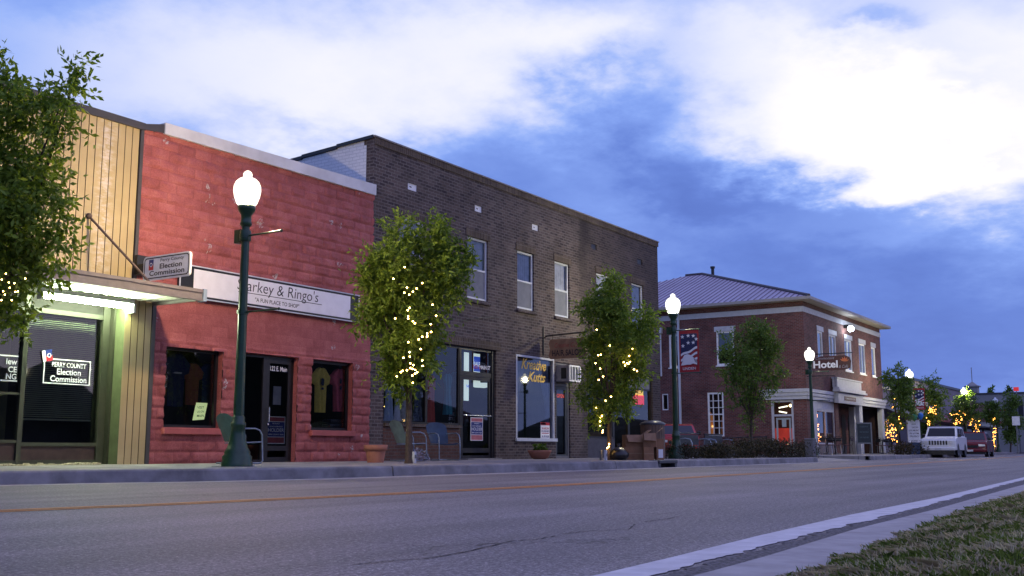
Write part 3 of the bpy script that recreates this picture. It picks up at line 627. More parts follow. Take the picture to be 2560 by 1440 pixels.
def vnoise(shape, cell):
    h_, w_ = shape; g_ = rng.random((h_//cell+3, w_//cell+3)); yy, xx = np.mgrid[0:h_, 0:w_]/cell; y0 = yy.astype(int); x0 = xx.astype(int); fy = yy-y0; fx = xx-x0
    fy = fy*fy*(3-2*fy); fx = fx*fx*(3-2*fx)
    return (g_[y0, x0]*(1-fx)+g_[y0, x0+1]*fx)*(1-fy)+(g_[y0+1, x0]*(1-fx)+g_[y0+1, x0+1]*fx)*fy
def block_wall():
    st = .026; ux = np.arange(RX0, RX1+st, st); uz = np.arange(.14, 6.36, st)
    for h in rh:       # put grid lines on the openings' edges
        for k, e in ((ux, h[0]), (ux, h[1]), (uz, h[2]), (uz, h[3])): k[np.argmin(abs(k-e))] = e
    X, Z = np.meshgrid(ux, uz); bh, bw = .2, .4; row = np.floor(Z/bh); xo = X+np.where(row % 2 == 0, bw/2, 0); colm = np.floor(xo/bw)
    fz = Z-row*bh; fx = xo-colm*bw; d = np.minimum(np.minimum(fz, bh-fz), np.minimum(fx, bw-fx))
    hsh = np.modf(np.abs(np.sin(row*12.99+colm*78.2)*43758.5))[0]; h2 = np.modf(np.abs(np.sin(row*39.3+colm*11.1)*2345.7))[0]
    edge = np.clip((d-.006)/.034, 0, 1)**.45
    rough = vnoise(X.shape, 5)*.6+vnoise(X.shape, 2)*.4
    rel = edge*(.018+.024*hsh+.042*(rough-.35)+(fx/bw-.5)*(h2-.5)*.07+(fz/bh-.5)*(hsh-.5)*.03)
    flat = np.clip((np.abs(Z-2.85)-.36)/.08, .12, 1); left = X < 12.7
    rel = rel*flat
    rel = np.where((X < 12.66) & (Z < 3.36), -.06, rel)
    Y = 16.0-rel
    V = np.stack([X, Y, Z], -1).reshape(-1, 3); ny, nx = X.shape; cx = (ux[:-1]+ux[1:])/2; cz = (uz[:-1]+uz[1:])/2
    keep = np.ones((ny-1, nx-1), bool)
    for h in rh: keep &= ~(((cx > h[0]) & (cx < h[1]))[None, :] & ((cz > h[2]) & (cz < h[3]))[:, None])
    jj, ii = np.nonzero(keep); a = jj*nx+ii
    return V, np.stack([a, a+1, a+nx+1, a+nx], -1)
V, F = block_wall(); fast_mesh('block_front', V, F, 'redblock', parent=RB, off=RB.location)
m = MB()
for h in rh:
    a, b, c, d = h; P = FY(15.98); r = .22
    m.quad(P(a, c, 0), P(a, c, r), P(a, d, r), P(a, d, 0)); m.quad(P(b, c, 0), P(b, d, 0), P(b, d, r), P(b, c, r)); m.quad(P(a, d, 0), P(b, d, 0), P(b, d, r), P(a, d, r))
m.box(12.7, 18.6, 19.0, 34, .18, 6.1); m.build('wall', 'redblock', RB)
m = MB(); m.add([(12.60, 15.90, 6.28), (18.665, 15.90, 6.33), (18.665, 15.90, 6.585), (12.60, 15.90, 6.495), (12.60, 16.25, 6.28), (18.665, 16.25, 6.33), (18.665, 16.25, 6.585), (12.60, 16.25, 6.495)], [(0, 1, 2, 3), (3, 2, 6, 7), (0, 3, 7, 4), (1, 5, 6, 2), (4, 7, 6, 5), (0, 4, 5, 1)])
m.build('coping', mat('white_metal_coping', (.55, .56, .58), .45, var=.15, sc=2), RB)
m = MB(); m.box(12.2, 18.6, 16.3, 33, 6.12, 6.2); m.build('roof', 'trimgrey', RB)
M['redsill'] = mat('red_painted_sill', (.34, .085, .08), .6, var=.12, bump=.2)
for h in (rh[0], rh[2]):
    m = MB(); frame(m, h[0], h[1], h[2], h[3], FY(16), .10, .16, .06); wn = m.build('window', 'bronze', RB)
    panel(h[0]+.06, h[1]-.06, h[2]+.06, h[3]-.06, FY(16), .13).build('pane', 'glass', wn)
    m = MB(); m.box(h[0]-.04, h[1]+.04, 15.88, 16.1, h[2]-.12, h[2], 0, .01); m.build('sill', 'redsill', wn)
d0, d1 = rh[1][0], rh[1][1]; xs_ = gx(655, 16.1)
m = MB(); frame(m, d0, d1, .19, 2.35, FY(16), .09, .16, .05, vbars=[(xs_, .09)]); DF = m.build('door_frame', 'bronze', RB)
panel(d0+.05, xs_-.045, .24, 2.30, FY(16), .125).build('pane', 'glass', DF)
m = MB(); frame(m, xs_+.05, d1-.055, .20, 2.295, FY(16), .095, .145, .09, bars=[(.47, .1)]); DR = m.build('door', 'bronze', RB)
panel(xs_+.14, d1-.145, .52, 2.205, FY(16), .12).build('pane', 'glass', DR)
m = MB(); m.tube([(xs_+.115, 16.05, 1.0), (xs_+.115, 16.05, 1.3)], .015); m.ball((xs_+.10, 16.06, .95), .025); m.build('handle', 'chrome', DR)
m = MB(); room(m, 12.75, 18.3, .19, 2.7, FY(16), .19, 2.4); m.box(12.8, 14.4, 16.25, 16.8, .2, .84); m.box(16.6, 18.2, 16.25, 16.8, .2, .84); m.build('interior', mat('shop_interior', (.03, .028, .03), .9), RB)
def paper(name, label, cat, c, w_, h_, rows, mats, base=0, ang=0):
    t = thing(name, label, cat, c); m = MB(); u = Vector((math.cos(ang), 0, math.sin(ang))); v = Vector((-math.sin(ang), 0, math.cos(ang))); o = Vector(c)
    def rect(a, b, e, f, mi, d): 
        q = lambda x, z: o+u*x*w_+v*z*h_-Vector((0, d, 0))
        m.quad(q(a, e), q(b, e), q(b, f), q(a, f), mi)
    m.poly([o+u*sx*w_/2+v*sz*h_/2 for sx, sz in ((-1, -1), (1, -1), (1, 1), (-1, 1))], (0, .004, 0), base)
    for kind, *r in rows:
        if kind == 'r': rect(r[0]-.5, r[1]-.5, r[2]-.5, r[3]-.5, r[4], .002)
        else: m.text(r[0], o+v*(r[1]-.5)*h_-Vector((0, .004, 0)), u, v, r[2]*h_, r[3]*w_, r[4], r[5] if len(r) > 5 else .01)
    m.build('sheet', mats, t); return t
HOLD = [('r', .04, .96, .03, .24, 3), ('r', .04, .96, .26, .80, 1), ('r', .04, .96, .82, .97, 3), ('t', 'RE-ELECT', .74, .05, .4, 2), ('t', 'ROAD SUPERVISOR', .63, .045, .7, 2), ('t', 'HOLDER', .50, .13, .86, 2, .0), ('t', 'PERRY COUNTY TENN', .34, .05, .8, 2)]
dc = (xs_+.05+d1-.055)/2
paper('election_poster', 'red and blue HOLDER poster inside the glass door of the red shop', 'poster', (dc, 16.135, .84), .52, .56, HOLD, ['txtwhite', 'navy', 'txtwhite', mat('faded_red_print', (.30, .05, .06), .6)])
paper('paper_notice', 'plain pale notice taped to the glass of the red shop door', 'notice', (dc+.0, 16.135, 1.55), .22, .38, [], [mat('grey_paper', (.38, .38, .42), .8)])
t = thing('door_lettering', 'white street number 122 E. Main at the top of the red shop door', 'lettering', (dc, 16.10, 2.12)); m = MB(); m.text('122 E. Main', (dc, 16.112, 2.10), (1, 0, 0), (0, 0, 1), .10, .48, off=.015); m.build('lettering', 'txtwhite', t)
# the long white shop sign
SS = thing('shop_sign', 'long white banner sign with black ends and hand lettering on the red blocks', 'sign', (15.6, 15.94, 3.25))
sx0, sx1 = 13.08, 18.14; m = MB(); m.box(sx0, sx1, 15.90, 15.945, 3.27, 3.90, 0); m.build('backing', 'black', SS)
m = MB(); frame(m, sx0, sx1, 3.27, 3.90, FY(15.88), 0, .019, .022); m.build('rim', 'whiteframe', SS)
m = MB(); m.box(13.42, 17.84, 15.893, 15.899, 3.335, 3.835); m.build('panel', mat('white_sign_panel', (.72, .72, .76), .5, var=.05), SS)
m = MB(); m.text('Starkey & Ringo\'s', (gx(686, 15.89), 15.889, 3.66), (1, 0, 0), (0, 0, 1), .30, 2.3, off=-.004, shear=.10); m.text('"A FUN PLACE TO SHOP"', (gx(682, 15.89), 15.889, 3.43), (1, 0, 0), (0, 0, 1), .085, 1.25, off=.012); m.box(gx(580, 15.89), gx(795, 15.89), 15.888, 15.89, 3.535, 3.548); m.build('lettering', 'txtblack', SS)
# ---------- brown brick building ----------
BB = thing('brown_brick_building', 'two storey dark brown brick building with sash windows upstairs', 'building', (26.4, 16, .18))
BX0, BX1, BZ = 18.665, 34.2, 7.62
shop = (19.18, 23.87, .12, 3.09); salon = (24.86, 26.92, .70, 3.07); sdr = (27.02, 27.86, .12, 3.0); shp2 = (28.93, 33.58, .12, 2.92)
upw = [(19.67, 20.65), (22.5, 23.47), (24.93, 25.83), (27.0, 27.88), (29.6, 30.54), (32.1, 33.0)]; WZ0, WZ1 = 4.36, 6.04
holes = [shop, salon, sdr, shp2]+[(a, b, WZ0, WZ1) for a, b in upw]; vents = [(19.96, 20.34), (22.83, 23.18), (25.73, 26.09), (29.29, 29.66), (32.58, 32.96)]
holes += [(a, b, 6.76, 6.94, .12) for a, b in vents]
m = MB(); wall(m, BX0, BX1, .12, BZ, holes, FY(16), .16); m.quad((BX1, 16, .12), (BX1, 34, .12), (BX1, 34, 7.0), (BX1, 16, BZ)); m.build('front_wall', 'brownbrick', BB)
m = MB(); m.box(BX0-.01, BX1+.02, 15.965, 16.3, BZ-.02, BZ+.14); m.build('parapet', 'soldier', BB)
m = MB(); m.box(BX0-.04, BX1+.05, 15.94, 16.34, BZ+.14, BZ+.175); m.build('coping', mat('pale_coping_edge', (.20, .19, .19), .7), BB)
for a, b in upw:
    m = MB(); m.box(a-.08, b+.08, 15.975, 16.0, WZ1+.0, WZ1+.2); m.build('lintel', 'soldier', BB)
m = MB(); m.box(19.0, 24.05, 15.975, 16.0, 3.095, 3.3); m.build('lintel', 'soldier', BB)
for k, (a, b) in enumerate(vents):
    m = MB(); m.box(a, b, 16.03, 16.06, 6.76, 6.94)
    if k < 3: m.add([(a+.09+.02*k, 16.028, 6.84), (a+.17, 16.028, 6.83), (a+.19, 16.028, 6.86), (a+.1, 16.028, 6.87)], [(0, 1, 2, 3)], 1)
    m.build('vent_cover', ['white' if k < 3 else 'bronze', 'black'], BB)
# left flank: white painted brick under a stepped, tarred parapet
m = MB(); y = 16.0; z = BZ+.14; first = True
cap = MB()
while y < 34:
    y1 = y+1.15; zt = z if first else z-.02; m.quad((BX0, y, .12), (BX0, y1, .12), (BX0, y1, zt-.08), (BX0, y, zt-.02)); 
    cap.add([(BX0-.05, y, z-.03), (BX0+.3, y, z-.03), (BX0+.3, y1, z-.09), (BX0-.05, y1, z-.09), (BX0-.05, y, z+.05), (BX0+.3, y, z+.05), (BX0+.3, y1, z-.01), (BX0-.05, y1, z-.01)], [(0, 3, 2, 1), (4, 5, 6, 7), (0, 1, 5, 4), (2, 3, 7, 6), (0, 4, 7, 3), (1, 2, 6, 5)])
    y = y1; z -= .085; first = False
m.build('side_wall', 'whitebrick', BB); cap.build('stepped_parapet', 'black', BB)
m = MB(); m.box(BX0-.012, BX0-.002, 15.98, 16.22, 6.4, BZ+.12); m.build('corner_return', 'brownbrick', BB)
m = MB(); m.quad((BX0, 16.3, 7.2), (BX1, 16.3, 7.2), (BX1, 34, 6.6), (BX0, 34, 6.6)); m.build('roof', 'trimgrey', BB)
for i, (a, b) in enumerate(upw):
    zm = (WZ0+WZ1)/2-.02; m = MB(); frame(m, a+.01, b-.01, WZ0+.02, WZ1-.01, FY(16), .05, .11, .055, bars=[(zm, .05)]); wn = m.build('window', 'whiteframe', BB)
    panel(a+.06, b-.06, zm+.02, WZ1-.06, FY(16), .085).build('upper_pane', 'glass', wn); panel(a+.06, b-.06, WZ0+.07, zm-.02, FY(16), .07).build('screen_pane', 'screen' if i < 4 else 'glass', wn)
    m = MB(); n = 24; vs = []
    for k in range(n+1):
        x = a+.06+(b-a-.12)*k/n; dd = .15+.018*math.sin(k*1.9+i); vs += [(x, 16+dd, WZ0+.06), (x, 16+dd, WZ1-.05)]
    m.add(vs, [(2*k, 2*k+2, 2*k+3, 2*k+1) for k in range(n)], 0, True); m.build('curtain', 'curtain', wn)
    m = MB(); m.box(a-.06, b+.06, 15.93, 16.05, WZ0-.1, WZ0+.0, 0, .01); m.build('sill', 'brownbrick', wn)
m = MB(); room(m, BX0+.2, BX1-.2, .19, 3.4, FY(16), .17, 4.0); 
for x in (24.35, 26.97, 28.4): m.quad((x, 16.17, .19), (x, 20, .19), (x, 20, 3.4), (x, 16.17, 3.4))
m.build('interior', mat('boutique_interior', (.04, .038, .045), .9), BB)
# boutique shopfront
xd = 22.30
m = MB(); m.box(shop[0]+.0, xd-.08, 15.99, 16.14, .12, .98); m.build('bulkhead', brick_mat('red_brown_bulkhead_brick', (.085, .04, .03), (.12, .06, .045), (.10, .08, .07), .215, .078), BB)
m = MB(); m.box(shop[0], xd-.08, 15.93, 16.16, .985, 1.05); m.build('display_sill', 'soldier', BB)
mx1 = gx(1063, 16.1); mx2 = gx(1172, 16.1)
m = MB(); frame(m, shop[0], xd, 1.055, 3.08, FY(16), .08, .15, .05, vbars=[(mx1, .09)]); SW = m.build('shop_window', 'bronze', BB)
panel(shop[0]+.05, mx1-.045, 1.105, 3.03, FY(16), .115).build('pane', 'glass', SW); panel(mx1+.045, xd-.05, 1.105, 3.03, FY(16), .115).build('pane', 'glass', SW)
m = MB(); m.box(xd, xd+.07, 16.07, 16.17, .19, 3.08); m.box(shop[1]-.12, shop[1], 16.05, 16.17, .19, 3.08); m.box(xd+.07, shop[1]-.12, 16.07, 16.15, 2.34, 2.46); m.box(xd+.07, shop[1]-.12, 16.07, 16.15, 3.02, 3.08); DF = m.build('door_frame', 'bronze', BB)
panel(xd+.07, shop[1]-.12, 2.46, 3.02, FY(16), .11).build('transom_pane', 'glass', DF)
m = MB(); frame(m, xd+.075, shop[1]-.13, .2, 2.335, FY(16), .085, .14, .09, bars=[(.42, .12)]); DR = m.build('door', 'bronze', BB)
panel(xd+.165, shop[1]-.22, .48, 2.245, FY(16), .11).build('pane', 'glass', DR)
m = MB(); m.tube([(xd+.12, 16.04, 1.32), (shop[1]-.17, 16.04, 1.32)], .014); m.build('push_bar', 'chrome', DR)
m = MB(); m.box(xd, shop[1], 15.8, 16.1, .18, .215); m.build('doorstep', 'concrete', BB)
# salon window and door
m = MB(); frame(m, salon[0], salon[1], salon[2], salon[3], FY(16), -.01, .10, .055); m.box(salon[0]-.05, salon[1]+.08, 15.93, 15.989, salon[2]-.03, salon[2]+.06); wn = m.build('salon_window', 'whiteframe', BB)
panel(salon[0]+.055, salon[1]-.055, salon[2]+.055, salon[3]-.055, FY(16), .05).build('pane', glass_mat('salon_glass', (.7, .75, .8), 1.35), wn)
M['sheer'] = mat('pale_blue_drape', (.17, .22, .36), .8, var=.2)
for s_, x0_ in ((1, salon[0]+.09), (-1, salon[1]-.09)):   # tied-back drapes
    m = MB(); n = 14; vs = []; zz = np.linspace(salon[2]+.1, salon[3]-.08, 10)
    for z in zz:
        tt = (z-1.55)/1.5; wd = .16+.55*max(0, tt)**1.3+.12*max(0, -tt)
        for k in range(n+1): vs.append((x0_+s_*wd*k/n, 16.14+.03*math.sin(k*2.3), z))
    m.add(vs, [(r*(n+1)+k, r*(n+1)+k+1, (r+1)*(n+1)+k+1, (r+1)*(n+1)+k) for r in range(9) for k in range(n)], 0, True); m.build('drape', 'sheer', wn)
m = MB(); frame(m, sdr[0], sdr[1], .19, 3.0, FY(16), .05, .14, .07, bars=[(2.34, .07)]); m.build('door_frame', mat('grey_frame', (.14, .14, .15), .5), BB)
m = MB(); frame(m, sdr[0]+.075, sdr[1]-.075, .2, 2.30, FY(16), .07, .12, .10); DR = m.build('door', mat('grey_blue_door', (.05, .06, .07), .5), BB); panel(sdr[0]+.175, sdr[1]-.175, .3, 2.2, FY(16), .10).build('pane', 'glass', DR)
m = MB(); m.box(sdr[0]+.2, sdr[1]-.2, 16.14, 16.15, .35, 2.15); m.build('door_blind', mat('green_grey_blind', (.06, .075, .075), .8), DR)
m = MB(); m.box(sdr[0]+.07, sdr[1]-.07, 16.08, 16.10, 2.375, 2.93); m.build('transom_board', mat('stained_grey_board', (.22, .21, .20), .8, var=.3, dirt=((.05, .045, .04), .7)), BB)
# corner shop
xa, xb_, xc = 29.9, 31.3, 33.58
m = MB(); m.box(shp2[0], 30.75, 16.02, 16.14, .12, .78); m.build('bulkhead', mat('slate_bulkhead', (.055, .055, .07), .7), BB)
m = MB(); frame(m, shp2[0], 30.75, .785, 2.9, FY(16), .06, .14, .06); SW = m.build('shop_window', 'bronze', BB); panel(shp2[0]+.06, 30.69, .845, 2.84, FY(16), .10).build('pane', 'glass', SW)
m = MB(); frame(m, 30.755, 31.85, .19, 2.9, FY(16), .06, .14, .07, bars=[(2.3, .07)]); DR = m.build('door', 'bronze', BB); panel(30.825, 31.78, .3, 2.26, FY(16), .10).build('pane', 'glass', DR)
m = MB(); frame(m, 31.855, xc, .55, 2.9, FY(16), .06, .14, .06, bars=[(2.45, .05)]); SW = m.build('shop_window', 'bronze', BB); panel(31.915, xc-.06, .61, 2.42, FY(16), .10).build('pane', 'glass', SW)
m = MB(); m.box(31.915, xc-.06, 16.08, 16.09, 2.48, 2.84); m.build('transom_board', mat('grey_transom', (.16, .16, .18), .7), BB)
m = MB(); m.box(31.855, xc, 16.02, 16.14, .12, .545); m.build('bulkhead', mat('slate_bulkhead_end', (.055, .055, .07), .7), BB)
m = MB(); m.box(28.95, 31.7, 17.6, 17.62, .3, 2.2, 0); m.box(29.1, 31.5, 16.9, 17.3, .2, 1.0, 1); m.build('shop_fittings', [emit('glowing_shop_wall', (1.0, .68, .26), .6), mat('wooden_counter', (.2, .12, .05), .6)], BB)  # back wall glows itself in place of the shop's own lamps
# ---------- hotel ----------
HX, HY, HX1, HB, EZ = 52.09, 16.5, 67.0, 34.0, 7.93
HO = thing('hotel_building', 'two storey red brick corner hotel with hipped metal roof', 'building', (59.5, 16.5, .2))
fw_ = [(54.3, 55.2), (56.3, 57.6), (59.2, 60.6), (62.1, 63.4), (64.8, 65.7)]
sw_up = [(20.15, 21.12), (22.85, 23.8)]; sw_lo = [(20.82, 21.70, 1.10, 3.36)]
dY0, dY1 = 17.17, 18.32
m = MB(); fh = [(a, b, 4.74, 6.5) for a, b in fw_]
wall(m, HX, HX1, 2.9, 7.78, fh, FY(HY), .14); sh = [(a, b, 4.74, 6.5) for a, b in sw_up]+sw_lo+[(dY0, dY1, .1, 2.9), (23.92, 24.27, 2.5, 3.36)]
wall(m, HY, HB, .1, 7.78, sh, FX(HX), .14); m.quad((HX1, HY, .1), (HX1, HB, .1), (HX1, HB, 7.78), (HX1, HY, 7.78)); m.quad((HX, HB, .1), (HX1, HB, .1), (HX1, HB, 7.78), (HX, HB, 7.78)); m.build('wall', 'redbrick', HO)
M['greywhite'] = mat('grey_white_trim', (.42, .43, .47), .6, var=.1)
m = MB(); m.box(HX-.03, HX1+.03, HY-.03, HY-.002, 7.25, 7.52); m.box(HX-.03, HX-.002, HY, HB, 7.25, 7.52); m.build('frieze', 'greywhite', HO)
M['soffit'] = mat('tan_gutter', (.30, .28, .27), .5, var=.1)
ov = .5; X0, X1_, Y0, Y1_ = HX-ov, HX1+ov, HY-ov, HB+ov
m = MB(); m.box(X0, X1_, Y0, Y1_, 7.78, 7.81); m.box(X0-.06, X1_+.06, Y0-.06, Y0-.001, 7.80, 7.94); m.box(X0-.06, X0-.001, Y0, Y1_, 7.80, 7.94); m.box(X1_+.001, X1_+.06, Y0, Y1_, 7.80, 7.94); m.build('gutter', 'soffit', HO)
RXm = (X0+X1_)/2; RY0 = 24.9; RZ = fac(1768, 690, RY0).z; RY1 = Y1_-8.5
M['roofmetal'] = mat('standing_seam_roof', (.37, .33, .40), .45, var=.1, sc=.6, metal=.0, spec=.5)
rf = MB(); rf.quad((X0, Y0, 7.94), (X0, Y1_, 7.94), (RXm, RY1, RZ), (RXm, RY0, RZ)); rf.quad((X1_, Y0, 7.94), (RXm, RY0, RZ), (RXm, RY1, RZ), (X1_, Y1_, 7.94)); rf.add([(X0, Y0, 7.94), (RXm, RY0, RZ), (X1_, Y0, 7.94)], [(0, 1, 2)]); rf.add([(X0, Y1_, 7.94), (X1_, Y1_, 7.94), (RXm, RY1, RZ)], [(0, 1, 2)])
y = Y0+.3
while y < Y1_-.3:
    t_ = min(1, (y-Y0)/(RY0-Y0), (Y1_-y)/(Y1_-RY1)); xt, zt = X0+(RXm-X0)*t_, 7.94+(RZ-7.94)*t_
    rf.add([(X0, y-.02, 7.945), (X0, y+.02, 7.945), (xt, y+.02, zt+.005), (xt, y-.02, zt+.005), (X0, y, 7.985), (xt, y, zt+.045)], [(0, 4, 5, 3), (4, 1, 2, 5), (0, 1, 4)], 1); y += .32
RF = rf.build('roof', ['roofmetal', mat('roof_seam_rib', (.16, .13, .17), .45)], HO)
m = MB(); m.tube([(X0, Y0, 7.97), (RXm, RY0, RZ+.03)], .09, 6); m.tube([(RXm, RY0, RZ+.03), (RXm, RY1, RZ+.03)], .09, 6); m.build('ridge_cap', mat('dark_ridge_cap', (.06, .05, .06), .5), RF)
vp = dep(1768, 698, 62.5); c_ = Vector((RXm-.6, 24.0, RZ-.35)); m = MB(); m.tube([c_, c_+Vector((0, 0, .55))], .1, 8); m.tube([c_+Vector((0, 0, .55)), c_+Vector((0, 0, .66))], .15, 8); m.build('roof_vent', 'black', RF)
M['hglass'] = glass_mat('hotel_window_glass', (.5, .55, .6), 1.6)
def hwin(a, b, z0, z1, P, lint=True, mull=1, bars=(), name='window', wd=.09):
    mm = MB(); frame(mm, a, b, z0, z1, P, .02, .10, wd, bars=bars, vbars=[(a+(b-a)*k/(mull+1), .06 if not bars else .03) for k in range(1, mull+1)]); wn = mm.build(name, 'white', HO)
    panel(a+wd, b-wd, z0+wd, z1-wd, P, .07).build('pane', 'hglass', wn)
    if lint:
        c1, c2 = P(a-.1, z1, -.035), P(b+.1, z1+.26, -.002); mm = MB(); mm.box(min(c1[0], c2[0]), max(c1[0], c2[0]), min(c1[1], c2[1]), max(c1[1], c2[1]), z1, z1+.26); mm.build('lintel', 'greywhite', wn)
        c1, c2 = P(a-.05, z0, -.05), P(b+.05, z0, -.002); mm = MB(); mm.box(min(c1[0], c2[0]), max(c1[0], c2[0]), min(c1[1], c2[1]), max(c1[1], c2[1]), z0-.06, z0); mm.build('sill', 'white', wn)
    return wn
for a, b in fw_: hwin(a, b, 4.74, 6.5, FY(HY), mull=1 if b-a > 1 else 0)
for a, b in sw_up: hwin(a, b, 4.74, 6.5, FX(HX), mull=0)
a, b, z0, z1 = sw_lo[0]; bars = [(z0+.09+(z1-z0-.18)*k/6, .03 if k != 3 else .06) for k in range(1, 6)]; wn = hwin(a, b, z0, z1, FX(HX), False, 2, bars)
hwin(23.92, 24.27, 2.5, 3.36, FX(HX), False, 0, wd=.05)
M['warmcurtain'] = emit('glowing_curtain', (1.0, .36, .08), .30); M['darkcurtain'] = mat('dark_curtain', (.10, .04, .02), .9)  # curtain patches glow themselves, lamplight put into the cloth
m = MB(); X_ = HX+.30; zmid = 2.1
m.quad((X_, a, z0), (X_, b, z0), (X_, b, z1), (X_, a, z1), 1)
m.add([(X_-.02, b-.02, z0), (X_-.02, b-.25, z0), (X_-.02, b-.19, zmid), (X_-.02, b-.02, zmid+.3)], [(0, 1, 2, 3)], 0); m.add([(X_-.02, a+.02, z0), (X_-.02, a+.32, z0), (X_-.02, a+.24, zmid), (X_-.02, a+.02, zmid+.1)], [(0, 1, 2, 3)], 2)
m.build('curtain', ['warmcurtain', 'darkcurtain', emit('dim_glowing_curtain', (.8, .25, .06), .10)], wn)
m = MB(); m.ball((X_-.1, b-.16, 1.62), .06); m.build('table_lamp', emit('table_lamp_glow', (1, .55, .15), 3), wn)
m = MB()
for px in (1700,): yy = sid(px, 950, HX).y; m.box(HX-.1, HX-.002, yy-.05, yy+.05, .15, 7.7)
yy = sid(1653, 880, HX).y; m.box(HX-.08, HX-.002, yy-.03, yy+.03, 4.3, 6.6); m.box(HX-.2, HX-.002, yy-.1, yy+.1, 6.6, 6.9); m.build('downspout', 'whiteframe', HO)
# clapboard belt over the shopfront, wrapping the corner
def belt(mb, z0, z1, n):
    hgt_ = (z1-z0)/n
    for k in range(n):
        d_ = .10+.05*k; za, zb = z0+k*hgt_, z0+(k+1)*hgt_-.012
        mb.box(HX-d_, HX1+.05, HY-d_, HY-.003, za, zb); mb.box(HX-d_, HX-.003, HY-.002, 18.8, za, zb)
    mb.box(HX-.06, HX1, HY-.06, HY-.004, z0, z1); mb.box(HX-.06, HX-.004, HY-.003, 18.75, z0, z1)
m = MB(); belt(m, 2.90, 3.42, 3); m.build('cornice_band', 'greywhite', HO)
pa, pb = gx(2098, 16.2), gx(2160, 16.2); m = MB(); m.box(pa, pb, 16.12, 16.33, 2.86, 3.40); m.box(pa-.25, pb+.35, 15.95, 16.33, 3.44, 3.54); m.box(pa-.15, pb+.25, 16.02, 16.33, 3.545, 3.68); m.box(pa, pb-.1, 16.15, 16.4, 3.685, 4.12); m.box(pa-.08, pb, 16.1, 16.42, 4.125, 4.2); m.build('entrance_pediment', 'greywhite', HO)
m = MB(); pc = (gx(2118, 16.1)+gx(2146, 16.1))/2; m.box(gx(2118, 16.1), gx(2146, 16.1), 16.10, 16.118, 3.02, 3.24, 0); m.text('COMMODORE HOTEL', (pc, 16.096, 3.13), (1, 0, 0), (0, 0, 1), .10, 1.9, 1, .01); m.build('name_plate', [mat('maroon_plate', (.10, .02, .02), .5), 'greywhite'], HO)
# ground floor front
m = MB(); xp = [gx(p, 16.5) for p in (2012, 2036, 2047, 2050, 2092, 2101, 2152, 2160, 2166, 2176, 2190, 2212)]
m.box(HX+.002, xp[1], HY+.003, HY+.5, .1, 2.9); m.build('corner_pier', 'redbrick', HO); m = MB(); m.box(xp[4], xp[5], HY, HY+.4, .1, 2.9); m.build('brick_pier', 'redbrick', HO)
for q in ((xp[1], xp[2]-.1, HY-.02, HY+.2), (xp[6], xp[7], HY-.02, HY+.2), (HX1-.5, HX1, HY-.02, HY+.25), (xp[8], xp[8]+.3, HY+.6, HY+.9)): m = MB(); m.box(*q, .1, 2.9); m.build('white_post', 'greywhite', HO)
m = MB(); frame(m, xp[2], xp[4], .7, 2.45, FY(HY), .06, .14, .08, vbars=[((xp[2]+xp[4])/2, .08)]); wn = m.build('shop_window', 'greywhite', HO); panel(xp[2]+.08, xp[4]-.08, .78, 2.37, FY(HY), .1).build('pane', 'glass', wn)
m = MB(); m.box(xp[2], xp[4], HY+.05, HY+.15, 2.455, 2.9); m.build('transom_board', 'greywhite', HO); m = MB(); m.box(xp[2], xp[4], HY+.05, HY+.15, .1, .695); m.build('stall_riser', mat('mauve_board', (.16, .13, .14), .7), HO)
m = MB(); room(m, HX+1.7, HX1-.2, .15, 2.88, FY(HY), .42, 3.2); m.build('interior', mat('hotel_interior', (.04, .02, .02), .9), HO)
m = MB(); yb_ = HY+1.6; m.box(xp[5], HX1-.3, yb_, yb_+.1, .15, 2.88); m.build('porch_wall', 'redbrick', HO)
M['archdark'] = mat('dark_arch_opening', (.008, .008, .01), .4)  # flat dark panels stand for the shade inside arched openings
for px0, px1 in ((2106, 2116), (2123, 2133), (2139, 2150)):
    a, b = gx(px0, yb_), gx(px1, yb_); m = MB(); c = (a+b)/2; r = (b-a)/2; pts = [(a, yb_-.03, .16), (b, yb_-.03, .16)]+[(c+r*math.cos(R(q)), yb_-.03, 2.25+r*.6*math.sin(R(q))) for q in range(0, 181, 20)]; m.poly(pts, (0, .02, 0)); m.build('arched_opening', 'archdark', HO)
a, b = gx(2170, yb_), gx(2188, yb_); m = MB(); frame(m, a, b, .2, 2.6, FY(yb_), -.06, -.005, .1); dr = m.build('door', 'greywhite', HO); panel(a+.1, b-.1, .3, 2.5, FY(yb_), -.03).build('pane', 'hglass', dr)
# side door
m = MB(); frame(m, dY0, dY1, .15, 2.89, FX(HX), .04, .13, .12, bars=[(2.12, .1)]); df = m.build('side_door', 'greywhite', HO); panel(dY0+.12, dY1-.12, .3, 2.07, FX(HX), .09).build('pane', 'glass', df); panel(dY0+.12, dY1-.12, 2.17, 2.77, FX(HX), .09).build('transom_pane', 'glass', df)
m = MB(); frame(m, dY0+.20, dY1-.20, .3, 2.0, FX(HX), .135, .15, .09); m.build('leaf', 'white', df)
m = MB(); m.box(HX+.9, HX+.92, dY0-.3, dY1+.6, .2, 1.5, 0); m.box(HX+1.2, HX+1.22, dY0-.3, dY1+.9, 1.5, 2.9, 1); m.build('red_lobby_wall', [emit('glowing_red_lobby', (.8, .07, .05), .32), mat('dim_lobby', (.12, .05, .04), .9)], HO)  # lower wall glows red itself to stand for the lit lobby
m = MB(); m.ball((HX+.7, 17.55, 2.62), .075); m.ball((HX+.6, 17.85, 1.63), .05); m.ball((HX+.6, 17.35, 1.80), .045); m.ball((HX+.6, 17.72, .72), .04); m.build('lobby_lamp', emit('lobby_bulb', (1, .75, .35), 9), HO)
